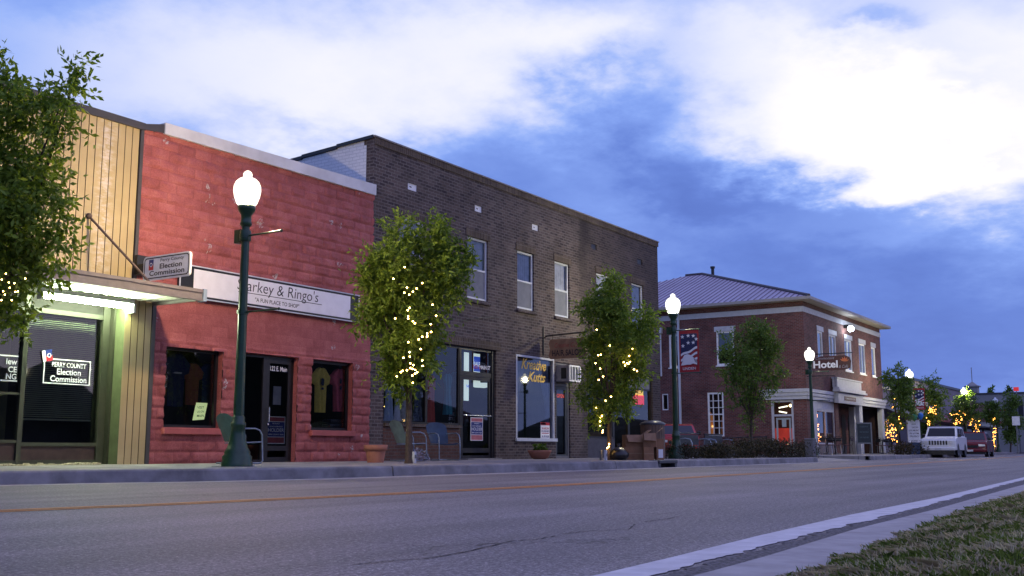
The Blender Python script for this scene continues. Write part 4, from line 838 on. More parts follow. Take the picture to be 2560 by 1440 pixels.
m = MB(); m.tube([(HX+.7, 18.15, 2.52), (HX+.7, 17.7, 2.60)], .03); m.tube([(HX+.7, 18.15, 2.34), (HX+.7, 17.75, 2.26)], .03); m.build('lobby_striplight', emit('lobby_strip', (1, .9, .7), 3), HO)
m = MB(); m.box(HX+.12, HX+.125, 17.60, 17.82, 1.55, 1.98); m.build('notice', 'white', df)
for px in (2163, 2203):       # wall globes by the entrance
    c = Vector((gx(px, yb_-.15), yb_-.15, 1.80)); t = thing('wall_globe', 'lit round wall globe %s the hotel entrance porch' % ('left of the pair under' if px == 2163 else 'right of the pair under'), 'lamp', c, 'globe lamps in the hotel porch')
    m = MB(); m.ball(c, .17, 0, 14, (1, 1, 1.25)); m.build('globe', emit('wall_globe_glow', (1, .93, .75), 14), t); m = MB(); m.box(c.x-.05, c.x+.05, c.y+.1, yb_, c.z-.05, c.z+.05); m.build('bracket', 'black', t)
c = fac(2127, 822, 16.1); t = thing('floodlight', 'bright floodlight under the hotel eave above the middle upstairs window', 'lamp', c)
m = MB(); m.ball(c, .17, 0, 12, (1, 1, .9)); m.build('lens', emit('floodlight_glow', (.82, .92, 1.0), 60), t); m = MB(); m.box(c.x-.06, c.x+.06, c.y+.1, HY-.03, c.z+.05, c.z+.25); m.build('mount', 'black', t)
c = fac(2140, 1052, yb_-.1); t = thing('star_light', 'blue glowing star ornament hanging in the dark hotel porch', 'ornament', c); m = MB()
for k in range(12): a_ = R(30*k); m.tube([c, c+Vector((math.cos(a_)*.22, 0, math.sin(a_)*.22))], [.035, .004], 5)
m.build('star', emit('blue_star', (.12, .55, 1.0), 2.2), t)
t = thing('window_lights', 'red and amber fairy lights draped inside the hotel front window', 'string lights', (xp[2]+.7, HY+.3, 1.6), 'strings of fairy lights'); WINBULBS = (t, [])
for k in range(60):
    s_ = k/59; WINBULBS[1].append((xp[2]+.2+.5*math.sin(s_*17)*.6+.7*s_+.25, HY+.25+.1*random.random(), 2.3-1.5*s_+.1*math.sin(k)))
m = MB(); m.ball((xp[2]+.55, HY+.35, 2.08), .16, 0, 8); m.build('red_lantern', emit('red_lantern_glow', (1, .04, .06), 1.6), t)
# hanging hotel sign
HSX = HX+.25; y0_, y1_ = perp(2026, 2118, HSX); z1_ = sid(2075, 890, HSX).z; z0_ = sid(2075, 926, HSX).z
t = thing('hotel_sign', 'dark maroon hanging sign with big white hotel lettering on the corner', 'sign', (HSX, (y0_+y1_)/2, z1_)); o = Vector((HSX-.045, (y0_+y1_)/2, (z0_+z1_)/2)); hw = (y0_-y1_)/2; hh = (z1_-z0_)/2
U, Vv = Vector((0, -1, 0)), Vector((0, 0, 1)); m = MB(); pts = [o+U*(a*hw)+Vv*(b*hh) for a, b in ((-1, -.7), (-.8, -.8), (-.6, -1), (.6, -1), (.95, -.75), (1.0, .2), (.93, .75), (.7, 1), (-.6, 1), (-.8, .85), (-1, .7))]
m.poly(pts, (.08, 0, 0), 0); m.text('Hotel', o-U*hw*.36-Vv*hh*.15-Vector((.004, 0, 0)), U, Vv, .36, hw*1.32, 1, .028); m.text('Commodore', o-U*hw*.38+Vv*hh*.72-Vector((.004, 0, 0)), U, Vv, .13, hw*1.0, 2, .0, .3); m.text('& Café', o+U*hw*.60-Vv*hh*.52-Vector((.004, 0, 0)), U, Vv, .15, hw*.5, 2, .0, .3)
for k in range(5):
    a_ = R(20+k*32); q = o+U*hw*.66+Vv*hh*.15-Vector((.005, 0, 0)); d_ = U*math.cos(a_)+Vv*math.sin(a_); n_ = U*-math.sin(a_)+Vv*math.cos(a_); m.add([q, q+d_*.12+n_*.04, q+d_*.25, q+d_*.12-n_*.04], [(0, 1, 2, 3)], 3)
m.build('board', [mat('maroon_sign_board', (.06, .014, .014), .5), 'txtwhite', mat('muted_sign_script', (.25, .25, .3), .5), mat('orange_leaf_print', (.5, .12, .04), .5)], t)
m = MB(); m.tube([(HSX, HY, z1_+.12), (HSX, y1_-.1, z1_+.12)], .025); m.tube([(HSX, HY, z0_-.25), (HSX, y0_-1.0, z0_-.25)], .02); m.tube([(HSX, y0_-1.0, z0_-.25), (HSX, y0_-1.0, z0_-.8)], .015)
for q in (y0_-.3, y1_+.3): m.tube([(HSX, q, z1_-.05), (HSX, q, z1_+.12)], .012)
m.build('bracket', 'black', t)
# ================================================================== BACKGROUND BLOCKS
def block(name, label, x0, x1, y0, y1, z, wallm, roofm, feats=()):
    t = thing(name, label, 'building', ((x0+x1)/2, y0, .2)); m = MB(); m.box(x0, x1, y0, y1, .1, z); m.build('wall', wallm, t); m = MB(); m.box(x0-.1, x1+.1, y0-.1, y1, z+.002, z+.2); m.build('parapet', roofm, t)
    for f_ in feats: f_(t, x0, x1, y0, y1, z)
    return t
def shopf(color, aw):
    def f_(t, x0, x1, y0, y1, z):
        n = max(1, int((x1-x0)/5)); w_ = (x1-x0)/n
        for k in range(n):
            a = x0+k*w_+.5; b = a+w_-1.0; m = MB(); m.box(a, b, y0-.02, y0-.001, .6, 2.5); wn = m.build('shop_window', 'bronze', t)
            m = MB(); m.quad((a+.1, y0-.03, .7), (b-.1, y0-.03, .7), (b-.1, y0-.03, 2.4), (a+.1, y0-.03, 2.4)); m.build('pane', 'hglass', wn)
        m = MB(); m.add([(x0, y0-.005, 3.3), (x1, y0-.005, 3.3), (x1, y0-1.4, 2.7), (x0, y0-1.4, 2.7), (x1, y0-1.4, 2.55), (x0, y0-1.4, 2.55)], [(0, 1, 2, 3), (3, 2, 4, 5)]); m.build('awning', aw, t)
    return f_
M['mauve'] = mat('mauve_grey_render', (.19, .17, .20), .8, var=.2, sc=1); M['awnred'] = mat('dark_red_awning', (.14, .03, .035), .7); M['cream'] = mat('cream_render', (.27, .26, .25), .8, var=.12, sc=.5)
block('row_shop', 'low grey rendered shop just beyond the hotel behind the lit trees', 68.5, 84, 17.5, 30, 4.3, 'mauve', 'trimgrey', [shopf('g', 'trimgrey')])
block('row_shop', 'dark-roofed shop with red awning behind the white parked car', 84.5, 104, 18.5, 30, 5.6, 'mauve', 'black', [shopf('g', 'awnred')])
block('row_shop', 'brick shop far down the street past the lit tree trunk', 104.5, 128, 20, 32, 5.2, 'redbrick', 'trimgrey', [shopf('g', 'trimgrey')])
cb = block('civic_building', 'long cream building closing the street at the right edge', 150, 165, 8, 36, 7.5, 'cream', 'trimgrey')
m = MB()
for yy in np.arange(10, 35, 3.2): m.box(149.97, 149.999, yy, yy+1.3, 4.6, 6.6)
m.build('window', 'bronze', cb)
c = Vector((152, 152*math.tan(YAW-math.atan((2441-1280)/2690)), 8.42)); m = MB(); m.box(c.x-.7, c.x+.7, c.y-.7, c.y+.7, 7.71, 8.6); m.box(c.x-.9, c.x+.9, c.y-.9, c.y+.9, 8.601, 8.75); m.add([(c.x-.7, c.y-.7, 8.751), (c.x+.7, c.y-.7, 8.751), (c.x+.7, c.y+.7, 8.751), (c.x-.7, c.y+.7, 8.751), (c.x, c.y, 9.35)], [(0, 1, 4), (1, 2, 4), (2, 3, 4), (3, 0, 4)]); m.tube([(c.x, c.y, 9.3), (c.x, c.y, 11.2)], .05); m.build('cupola', 'cream', cb)
block('corner_shop', 'mauve storefront at the right edge beyond the last street tree', 118, 140, -2, 13.0, 5.0, 'mauve', 'awnred')
# ================================================================== STREET LAMPS
def lamp(lit, banner, label, x, y, z=.172, rot=0):
    t = thing('street_lamp', label, 'street lamp', (x, y, z), 'green acorn street lamps')
    m = MB(); m.box(-.27, .27, -.27, .27, 0, .012, 1); m.lathe([(.245, .012), (.245, .07), (.225, .10), (.235, .16), (.20, .20), (.205, .23), (.165, .30), (.135, .40), (.115, .52), (.108, .62), (.12, .64), (.12, .69), (.10, .71), (.10, .78), (.088, .80)], n=28); m.build('base', ['green', 'concrete'], t, True)
    m = MB(); m.lathe([(.084, .80), (.062, 3.86)], n=32, flute=.07); m.lathe([(.085, 3.62), (.09, 3.64), (.09, 3.78), (.085, 3.80)], n=16); m.box(-.06, .06, .06, .2, 3.60, 3.82)
    m.lathe([(.065, 3.86), (.10, 3.90), (.085, 3.95), (.085, 4.05), (.14, 4.14), (.15, 4.20), (.12, 4.22)], n=20); m.build('pole', 'green', t, True)
    m = MB(); m.lathe([(.13, 4.215), (.165, 4.25), (.205, 4.36), (.222, 4.46), (.218, 4.54), (.19, 4.61), (.14, 4.66), (.09, 4.685), (.07, 4.70), (.075, 4.74), (.062, 4.775), (.03, 4.80), (.001, 4.81)], n=24); gb = m.build('globe', {1: 'globe', 2: 'globe_far', 0: 'globe_off'}[lit], t, True)
    if lit: m = MB(); m.ball((0, 0, 4.44), .11, 0, 16, (1, 1, 1.25)); m.build('light_bulb', {1: 'globe_bulb', 2: 'globe_far_bulb'}[lit], gb, True)
    for q in (3.71, 2.46): m = MB(); m.tube([(0, -.05, q), (0, -.80, q)], .016, 8); m.ball((0, -.81, q), .026, 0, 8); m.lathe([(.095, q-.03), (.095, q+.03)], n=16); m.build('banner_arm', 'green' if q > 3 else 'green', t, True)
    return t
def banner_on(t, label):
    b = thing('banner', label, 'banner', t.location, 'patriotic street banners'); w0, w1, zb, zt = .17, .78, 2.48, 3.69; x = -.01
    def P(a, c, d=0): return (x-d, -(w0+(w1-w0)*a), zb+(zt-zb)*c)
    m = MB(); m.poly([P(0, 0), P(1, 0), P(1, 1), P(0, 1)], (.006, 0, 0), 0)
    m.quad(P(.08, .16, .002), P(.92, .16, .002), P(.92, .92, .002), P(.08, .92, .002), 1)
    def star(a, c, r):
        pts = [P(a+math.cos(R(90+36*k))*r*(1 if k % 2 == 0 else .42)*2.05, c+math.sin(R(90+36*k))*r*(1 if k % 2 == 0 else .42), .006) for k in range(10)]
        m.add(pts+[P(a, c, .006)], [(k, (k+1) % 10, 10) for k in range(10)], 2)
    for a, c in ((.18, .85), (.48, .87), (.74, .86), (.2, .63), (.47, .70), (.73, .70), (.88, .78)): star(a, c, .052)
    for k, (c0, col) in enumerate(((.60, 2), (.53, 3), (.47, 2), (.40, 3), (.34, 2), (.28, 3), (.22, 3))):   # waving stripes
        n = 10; vs = []
        for q in range(n+1): a = .08+.84*q/n; cc = c0-.20*(1-a)**1.4+.02*math.sin(a*9); vs += [P(a, max(.16, cc-.055), .003+.0004*k), P(a, max(.165, cc), .003+.0004*k)]
        m.add(vs, [(2*i, 2*i+2, 2*i+3, 2*i+1) for i in range(n)], col)
    head = [(.08, .17), (.16, .26), (.17, .34), (.26, .41), (.42, .43), (.60, .40), (.76, .33), (.90, .22), (.90, .17), (.70, .20), (.55, .175), (.35, .18), (.2, .165)]
    m.add([P(a, c, .008) for a, c in head], [tuple(range(len(head)))], 2); m.add([P(a, c, .009) for a, c in ((.72, .34), (.90, .27), (.92, .20), (.80, .23))], [(0, 1, 2, 3)], 4)
    m.text('LINDEN', P(.5, .085, .006), (0, -1, 0), (0, 0, 1), .075, .40, 2, .006); m.build('cloth', [mat('red_banner_cloth', (.36, .03, .03), .8), mat('navy_banner_cloth', (.03, .035, .09), .8), 'txtwhite', mat('stripe_red', (.30, .03, .03), .8), mat('beak_grey', (.35, .33, .33), .7)], b, True)
    return b
L1 = lamp(1, 0, 'green acorn lamp glowing warm white in front of the red shop', gx(592, 12.9, 1160), 12.9)
L2 = lamp(2, 1, 'green lamp with eagle banner at the end of the brown building', gx(1691, 12.9, 1140), 12.9)
L3 = lamp(2, 0, 'dark lamp before the hotel corner overlapping the hanging hotel sign', gx(2034, 14.5, 1135), 14.5, .1)
L4 = lamp(2, 1, 'lamp with banner half hidden behind the tree next to the reader board', gx(2284, 14.1, 1130), 14.1, .19)
L5 = lamp(2, 0, 'lit lamp above the trees beyond the parked cars', gx(2418, 15.0, 1120), 15.0, .19)
L6 = lamp(0, 1, 'unlit pale globe lamp farthest down the street', gx(2496, 15.6, 1120), 15.6, .19)
lamp(2, 0, 'lamp across the road right of the view, mirrored in the salon window', 53.8, -1.9, .12); lamp(2, 0, 'lamp on the lawn behind the viewer, mirrored in the blind window', 34, -21, .2)
banner_on(L2, 'red banner with stars, stripes and white eagle reading LINDEN beside the hotel')
banner_on(L4, 'red eagle banner above the balloons and reader board'); banner_on(L6, 'small far red banner on the unlit lamp')
for t_ in (L1, L2): pass
# ================================================================== TREES
def lobes3(lobes, D):
    out = []
    for px, py, rx, ry in lobes:
        c = dep(px, py, D+random.uniform(-.35, .35)*rx*D/FPX); out.append((np.array(c), rx*D/FPX, ry*D/FPX))
    return out
_r3, _f3 = np.array(_rt), np.array((math.cos(YAW), math.sin(YAW), 0)); _u3 = np.array((0, 0, 1.0))
def leaves(lb, n, ll, lw, per=8, droop=.28, twig=.30):
    wts = np.array([a*b*((a+b)/2) for _, a, b in lb])**.75; wts /= wts.sum(); V = []
    for (c, a, b), w_ in zip(lb, wts):
        k = max(4, int(n*w_/per)); d = rng.normal(size=(k, 3)); d /= np.linalg.norm(d, axis=1, keepdims=True); r = rng.random(k)**(1/2.6)*rng.uniform(.82, 1.08, k)
        o = c+(d[:, :1]*a*_r3+d[:, 1:2]*(a+b)/2*.95*_f3+d[:, 2:]*b*_u3)*r[:, None]
        td = d*.9+rng.normal(size=(k, 3))*.55+np.array([0, 0, .15]); td /= np.linalg.norm(td, axis=1, keepdims=True)
        s = np.linspace(0, 1, per)[None, :, None]*twig*rng.uniform(.5, 1.2, (k, 1, 1)); p = o[:, None, :]+td[:, None, :]*s-np.array([0, 0, 1])*s**2*.45
        p = p.reshape(-1, 3); m_ = len(p); dd = np.repeat(td, per, 0)*.6+rng.normal(size=(m_, 3))*.7-np.array([0, 0, droop]); dd /= np.linalg.norm(dd, axis=1, keepdims=True)
        sd_ = np.cross(dd, rng.normal(size=(m_, 3))); sd_ /= np.linalg.norm(sd_, axis=1, keepdims=True); L_ = ll*rng.uniform(.65, 1.25, (m_, 1)); Wd = lw*rng.uniform(.75, 1.2, (m_, 1))
        V.append(np.stack([p, p+dd*L_*.45+sd_*Wd/2, p+dd*L_, p+dd*L_*.45-sd_*Wd/2], 1).reshape(-1, 3))
    V = np.concatenate(V); F = np.arange(len(V)).reshape(-1, 4); return V, F
def tree(label, base, D, lobes, n, ll=.11, lw=.042, tr=.065, group='street trees along the kerb', leafm='leaf', per=8):
    t = thing('street_tree', label, 'tree', base, group); lb0 = lobes3(lobes, D); lb = []
    for c, a, b_ in lb0:
        lb.append((c, a*.62, b_*.62))
        for _ in range(7):
            d = rng.normal(size=3); d /= np.linalg.norm(d); k = rng.uniform(.26, .50); q = rng.uniform(.55, .92)
            lb.append((c+d[0]*a*q*_r3+d[1]*(a+b_)/2*q*_f3+(d[2]*b_*q+.03)*_u3, a*k, b_*k*1.1))
    n = int(n*.8); V, F = leaves(lb, n, ll, lw, per); fast_mesh('crown', V, F, leafm, parent=t, off=base)
    lb = lb0; m = MB(); b = Vector(base); cen = Vector(sum((np.array(c)*a for c, a, _ in lb), np.zeros(3))/sum(a for _, a, _ in lb)); low = min(c[2]-r for c, _, r in lb)
    fork = Vector((b.x*.6+cen.x*.4, b.y*.6+cen.y*.4, max(b.z+.6, low+.35))); m.tube([b, b+Vector((0, 0, .12)), b.lerp(fork, .5)+Vector((.02, .01, 0)), fork], [tr*1.35, tr*1.05, tr*.95, tr*.8], 10)
    for c, a, r in lb:
        e = Vector(c); mid = fork.lerp(e, .5)+Vector((random.uniform(-.1, .1), random.uniform(-.1, .1), .12)); m.tube([fork, mid, e+Vector((0, 0, r*.5))], [tr*.55, tr*.32, tr*.1], 6)
    m.build('trunk', 'trunk', t); return t
def spot(px, Y, z=.172): p = fac(px, 1123, Y); return (p.x, p.y, z)
def cdep(p): return (Vector(p)-_C).dot(_fw)
T0 = spot(-38, 14.2); D0 = 13.6
tree('big leafy street tree cut off by the left edge over the canopy', T0, D0, [(20, 262, 105, 80), (-15, 165, 36, 40), (190, 205, 26, 48), (150, 290, 70, 60), (60, 420, 110, 100), (140, 520, 52, 60), (150, 610, 36, 34), (20, 560, 110, 90), (30, 690, 100, 70), (20, 790, 62, 48), (-110, 380, 130, 200), (95, 650, 50, 40), (-120, 600, 130, 160)], 26000, .105, .044)
T1 = spot(1022, 13.0); D1 = cdep(T1)
tree('round green street tree wound with fairy lights before the brown boutique', T1, D1, [(1020, 640, 100, 65), (947, 662, 52, 40), (1112, 668, 68, 55), (1098, 570, 26, 36), (932, 715, 42, 40), (1000, 730, 105, 75), (1115, 740, 52, 52), (960, 800, 62, 55), (1065, 808, 70, 55), (1000, 870, 68, 52), (1062, 890, 46, 45), (985, 935, 38, 38), (1012, 968, 32, 22)], 26000, .115, .044)
T2 = spot(1522, 12.9); D2 = cdep(T2)
tree('slimmer street tree with fairy lights down its trunk before the corner shop', T2, D2, [(1525, 722, 36, 38), (1500, 790, 60, 40), (1462, 772, 32, 26), (1540, 795, 52, 48), (1608, 808, 34, 38), (1615, 855, 30, 34), (1550, 870, 70, 52), (1478, 855, 34, 36), (1500, 935, 62, 52), (1585, 935, 42, 42), (1470, 990, 34, 36), (1540, 1005, 52, 42), (1497, 1045, 28, 24)], 22000, .115, .044, leafm='leaf')
T3 = spot(1877, 15.7, .12); D3 = cdep(T3)
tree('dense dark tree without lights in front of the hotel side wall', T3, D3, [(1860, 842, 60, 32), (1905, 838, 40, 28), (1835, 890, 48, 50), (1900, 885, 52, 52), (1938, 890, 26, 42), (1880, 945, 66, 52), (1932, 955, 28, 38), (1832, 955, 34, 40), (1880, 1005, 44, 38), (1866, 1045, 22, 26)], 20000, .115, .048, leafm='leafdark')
T4 = spot(2243, 13.6); D4 = cdep(T4)
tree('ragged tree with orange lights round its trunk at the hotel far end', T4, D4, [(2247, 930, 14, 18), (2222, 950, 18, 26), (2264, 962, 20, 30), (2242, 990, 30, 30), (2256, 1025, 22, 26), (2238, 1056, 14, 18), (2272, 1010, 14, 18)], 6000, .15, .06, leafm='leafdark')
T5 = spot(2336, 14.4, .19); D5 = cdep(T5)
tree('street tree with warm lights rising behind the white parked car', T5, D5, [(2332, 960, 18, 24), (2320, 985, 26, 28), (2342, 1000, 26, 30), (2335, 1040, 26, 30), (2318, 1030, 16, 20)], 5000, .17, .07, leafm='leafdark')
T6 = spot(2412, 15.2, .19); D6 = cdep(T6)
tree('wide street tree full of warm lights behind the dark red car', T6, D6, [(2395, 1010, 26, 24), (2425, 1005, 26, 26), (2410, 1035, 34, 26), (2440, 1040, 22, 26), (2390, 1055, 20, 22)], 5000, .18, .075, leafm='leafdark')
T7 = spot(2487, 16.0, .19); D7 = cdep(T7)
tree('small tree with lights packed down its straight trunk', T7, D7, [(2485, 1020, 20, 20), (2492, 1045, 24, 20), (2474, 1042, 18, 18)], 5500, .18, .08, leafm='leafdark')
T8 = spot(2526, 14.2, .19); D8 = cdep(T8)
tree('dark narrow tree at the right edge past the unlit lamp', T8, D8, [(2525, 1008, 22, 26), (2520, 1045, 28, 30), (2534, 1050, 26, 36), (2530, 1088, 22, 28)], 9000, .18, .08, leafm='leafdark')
# trees on the skyline
def far_conifer(px, top, rx, X, label):
    b = fac(px, 1100, 10); a_ = YAW-math.atan((px-1280)/2690); base = (X, X*math.tan(a_), .1); D = cdep(base); t = thing('conifer', label, 'tree', base, 'trees on the skyline')
    lb = lobes3([(px, top+20+k*18, rx*(.5+.25*k), 14) for k in range(4)], D); V, F = leaves(lb, 1800, .5, .2); fast_mesh('crown', V, F, 'leafdark', parent=t, off=base); m = MB(); m.tube([base, (base[0], base[1], 5+D*.02)], [.3, .05], 6); m.build('trunk', 'trunk', t)
far_conifer(2478, 962, 12, 190, 'dark round conifer left of the skyline pair over the cream building'); far_conifer(2522, 960, 14, 190, 'dark round conifer right of the skyline pair over the cream building')
a_ = YAW-math.atan((2378-1280)/2690); base = Vector((135, 135*math.tan(a_), .1)); t = thing('bare_tree', 'leafless tree with fine twigs against the sky over the shops', 'tree', base); m = MB(); m.tube([base, base+Vector((0, 0, 5))], [.25, .18], 6)
def twig(p, d, L_, r, k):
    e = p+d*L_; m.tube([p, e], [r, r*.6], 4, caps=False)
    if k > 0:
        for _ in range(4 if k > 1 else 3):
            q = (d+Vector((random.gauss(0, .5), random.gauss(0, .5), random.gauss(.12, .3)))).normalized(); twig(p.lerp(e, random.uniform(.5, 1)), q, L_*.66, r*.55, k-1)
for k in range(6): twig(base+Vector((0, 0, 4+random.random())), Vector((math.cos(k*1.05), math.sin(k*1.05), 1.0)).normalized(), 2.0, .10, 3)
m.build('trunk', 'trunk', t)
# ---- fairy lights
def zz(l, ox, oy, s): return [(ox+a/s, oy+b/s) for a, b in l]
B1 = zz([(287, 945), (215, 1020), (302, 1077), (285, 1110), (340, 1103), (364, 1083), (400, 1048), (316, 1123), (466, 1187), (319, 1207), (307, 1223), (309, 1262), (310, 1276), (227, 1276), (490, 1258), (340, 1293), (353, 1306), (456, 1312), (457, 1362), (432, 1387), (401, 1393), (378, 1410), (310, 1428)], 900, 300, 2.571)+zz([(637, 30), (780, 38), (785, 107), (748, 121), (704, 151), (748, 151), (672, 175), (580, 199), (690, 261), (590, 290), (592, 330), (705, 365), (707, 413), (597, 390), (624, 406), (597, 432), (617, 440), (640, 450), (566, 453), (528, 456), (512, 470), (475, 507), (640, 482), (658, 470), (615, 500), (620, 565), (535, 340)], 860, 800, 3.6)
B2 = zz([(1000, 152), (1113, 288), (1307, 317), (1278, 376), (1035, 366), (1013, 370), (990, 440), (1030, 485), (1232, 430), (1258, 438), (1285, 428), (1272, 444), (1243, 458), (1320, 492), (1345, 505), (1055, 553), (1018, 582), (1123, 726), (1076, 760), (993, 822), (1045, 890), (1030, 907), (1030, 937), (1030, 973), (1053, 1015), (1050, 1032), (1106, 1130), (1103, 1153), (1090, 1167), (1081, 1199)], 1200, 780, 3.428)
B0 = zz([(172, 153), (98, 185), (60, 180), (65, 215), (33, 262), (105, 243), (22, 240), (10, 300), (122, 240), (40, 120), (12, 160), (80, 300)], 0, 640, 2.716)
def fairy(label, base, px, D, front, r, lobes=None):
    t = thing('string_lights', label, 'string lights', base, 'strings of fairy lights'); pts = [dep(x, y, D-front*random.uniform(.75, 1.1) if y < 1010 else D-.12) for x, y in px]
    m = MB(); m.tube(pts, .004, 4, caps=False); m.build('wire', 'wire', t); m = MB(); m.ball((0, 0, 0), r, 0, 8); b0 = m.build('bulb', 'bulb', t, True); b0.location = pts[0]-Vector(base)
    for p in pts[1:]: c = b0.copy(); COL.objects.link(c); c.parent = t; c.location = p-Vector(base)
    return t
fairy('warm fairy lights woven thickly through the round tree by the boutique', T1, B1, D1, 1.05, .0135); fairy('warm fairy lights scattered in the slim tree and down its trunk', T2, B2, D2, .80, .016); fairy('few pale fairy lights in the tree at the left edge', T0, B0, D0, .75, .008)
M['bulbfar'] = emit('orange_fairy_bulb', (1.0, .40, .07), 13)
def bulbs_at(t, pts, r, m_):
    m = MB(); m.ball((0, 0, 0), r, 0, 6); b0 = m.build('bulb', m_, t, True); b0.location = Vector(pts[0])-t.location
    for p in pts[1:]: c = b0.copy(); COL.objects.link(c); c.parent = t; c.location = Vector(p)-t.location; c.scale = [random.uniform(.8, 1.2)]*3
def fairy_far(label, base, groups, D, r):
    t = thing('string_lights', label, 'string lights', base, 'strings of fairy lights'); pts = []
    for x, y, sx, sy, n in groups:
        for _ in range(n): pts.append(dep(x+random.uniform(-sx, sx), y+random.uniform(-sy, sy), D-random.uniform(.5, 1.1) if sx > 9 else D-.35))
    bulbs_at(t, pts, r, 'bulbfar')
bulbs_at(*WINBULBS, .025, emit('amber_window_bulb', (1, .35, .12), 12))
fairy_far('orange fairy lights clustered round the trunk at the hotel far end', T4, [(2233, 1088, 10, 18, 34), (2246, 1045, 5, 4, 4), (2232, 1018, 2, 2, 2), (2237, 997, 1, 1, 1), (2234, 1068, 6, 8, 6)], D4, .016)
fairy_far('fairy lights bunched in the tree above the white car roof', T5, [(2331, 1026, 10, 9, 26), (2321, 1058, 4, 7, 8), (2316, 1045, 1, 1, 1), (2340, 1014, 8, 2, 4)], D5, .019)
fairy_far('many fairy lights in drifts through the tree behind the dark red car', T6, [(2385, 1036, 10, 3, 6), (2405, 1035, 9, 8, 12), (2395, 1055, 10, 9, 14), (2388, 1064, 4, 8, 8), (2432, 1054, 9, 9, 14), (2442, 1078, 8, 16, 30), (2448, 1052, 3, 3, 4)], D6, .023)
fairy_far('column of fairy lights wrapped down the straight far trunk', T7, [(2484, 1048, 5, 3, 5), (2487, 1078, 5, 8, 12), (2485, 1100, 3.5, 22, 34)], D7, .026)
# ================================================================== GRASS, SHRUBS
M['grassa'] = leaf_mat('green_grass', (.10, .16, .045), (.27, .37, .11), .4); M['grassb'] = leaf_mat('dry_grass', (.42, .37, .34), (.88, .80, .76), .4)
def grass():
    V = []; mi = []
    def patch(n, x0, x1, dmax, hb, p=1.0):
        x = x0+(x1-x0)*rng.random(n)**p; d = dmax*rng.random(n)**1.2; edge = np.array([interp(GE, q) for q in x]); y = edge-d+.02+.035*np.sin(x*9)+.03*np.sin(x*23+1)+rng.normal(0, .015, n)
        cl_ = np.sin(x*5.1+y*7)*np.sin(y*9.3-x*3.3)+rng.normal(0, .55, n); z = np.interp(edge-y, [0, .6, 1.6, 8, 34], [.012, .06, .10, .12, .3])-.004
        return x, y, z, hb*rng.uniform(.45, 1.25, n)*np.clip(.5+d*1.6, .5, 1), cl_
    for n, x0, x1, dm, hb, p in ((130000, 2.6, 13, 1.9, .06, 1.35), (16000, 12, 34, 3.5, .075, 1.4), (9000, -6, 3.2, 2.5, .06, 1), (9000, 2, 30, 9, .08, 1)):
        x, y, z, h_, cl_ = patch(n, x0, x1, dm, hb, p); ok = (np.hypot(x, y) > .8); x, y, z, h_, cl_ = x[ok], y[ok], z[ok], h_[ok], cl_[ok]; n = len(x)
        a = rng.random(n)*2*np.pi; lean = rng.random(n)**1.2*1.3; w_ = rng.uniform(.0012, .0026, n)*(1+(x > 12)*1.2); straw = cl_ < -.05+rng.normal(0, .3, n)
        lean = np.where(straw, lean*1.5, lean); dx_, dy_ = np.cos(a), np.sin(a); sx_, sy_ = -dy_*w_, dx_*w_
        b = np.stack([x, y, z], -1); s_ = np.stack([sx_, sy_, 0*x], -1); mid = b+np.stack([dx_*h_*lean*.25, dy_*h_*lean*.25, h_*.6], -1); tip = b+np.stack([dx_*h_*lean*.9, dy_*h_*lean*.9, h_*(1-.35*np.minimum(lean, 1.6)/1.6)], -1)
        V.append(np.stack([b-s_, b+s_, mid+s_*.8, tip, mid-s_*.8], 1).reshape(-1, 3)); mi.append(straw.astype(int))
    V = np.concatenate(V); mi = np.concatenate(mi); F = np.arange(len(V)).reshape(-1, 5); o = fast_mesh('grass', V, F, ['grassa', 'grassb'], mi); struct(o, 'stuff', 'patchy green and straw coloured grass on the verge')
grass()
def shrub(label, cat_group, base, lobes, n, leafm, ll=.05):
    t = thing('shrub', label, 'shrub', base, cat_group); lb = [(np.array([base[0]+a, base[1]+b, base[2]+c]), r, rz) for a, b, c, r, rz in lobes]; V, F = leaves(lb, n, ll, ll*.5, 6, .0, .12); fast_mesh('foliage', V, F, leafm, parent=t, off=base)
    m = MB(); 
    for a, b, c, r, rz in lobes: m.tube([(base[0], base[1], base[2]), (base[0]+a, base[1]+b, base[2]+c)], [.018, .006], 5)
    m.build('stem', 'trunk', t)
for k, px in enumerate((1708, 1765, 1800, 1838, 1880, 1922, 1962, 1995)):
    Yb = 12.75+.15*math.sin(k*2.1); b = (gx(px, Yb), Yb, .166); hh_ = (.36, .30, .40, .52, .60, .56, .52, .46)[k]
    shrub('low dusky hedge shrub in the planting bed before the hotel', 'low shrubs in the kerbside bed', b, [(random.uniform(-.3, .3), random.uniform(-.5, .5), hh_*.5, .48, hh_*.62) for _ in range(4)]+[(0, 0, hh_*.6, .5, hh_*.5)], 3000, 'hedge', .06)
for k, px in enumerate((2248, 2278, 2312, 2345)):
    b = (gx(px, 13.4), 13.4, .2); shrub('low reddish shrub below the reader board sign', 'low reddish shrubs by the reader board', b, [(random.uniform(-.5, .5), random.uniform(-.4, .4), .25, .7, .35) for _ in range(3)], 1500, 'hedge', .09)
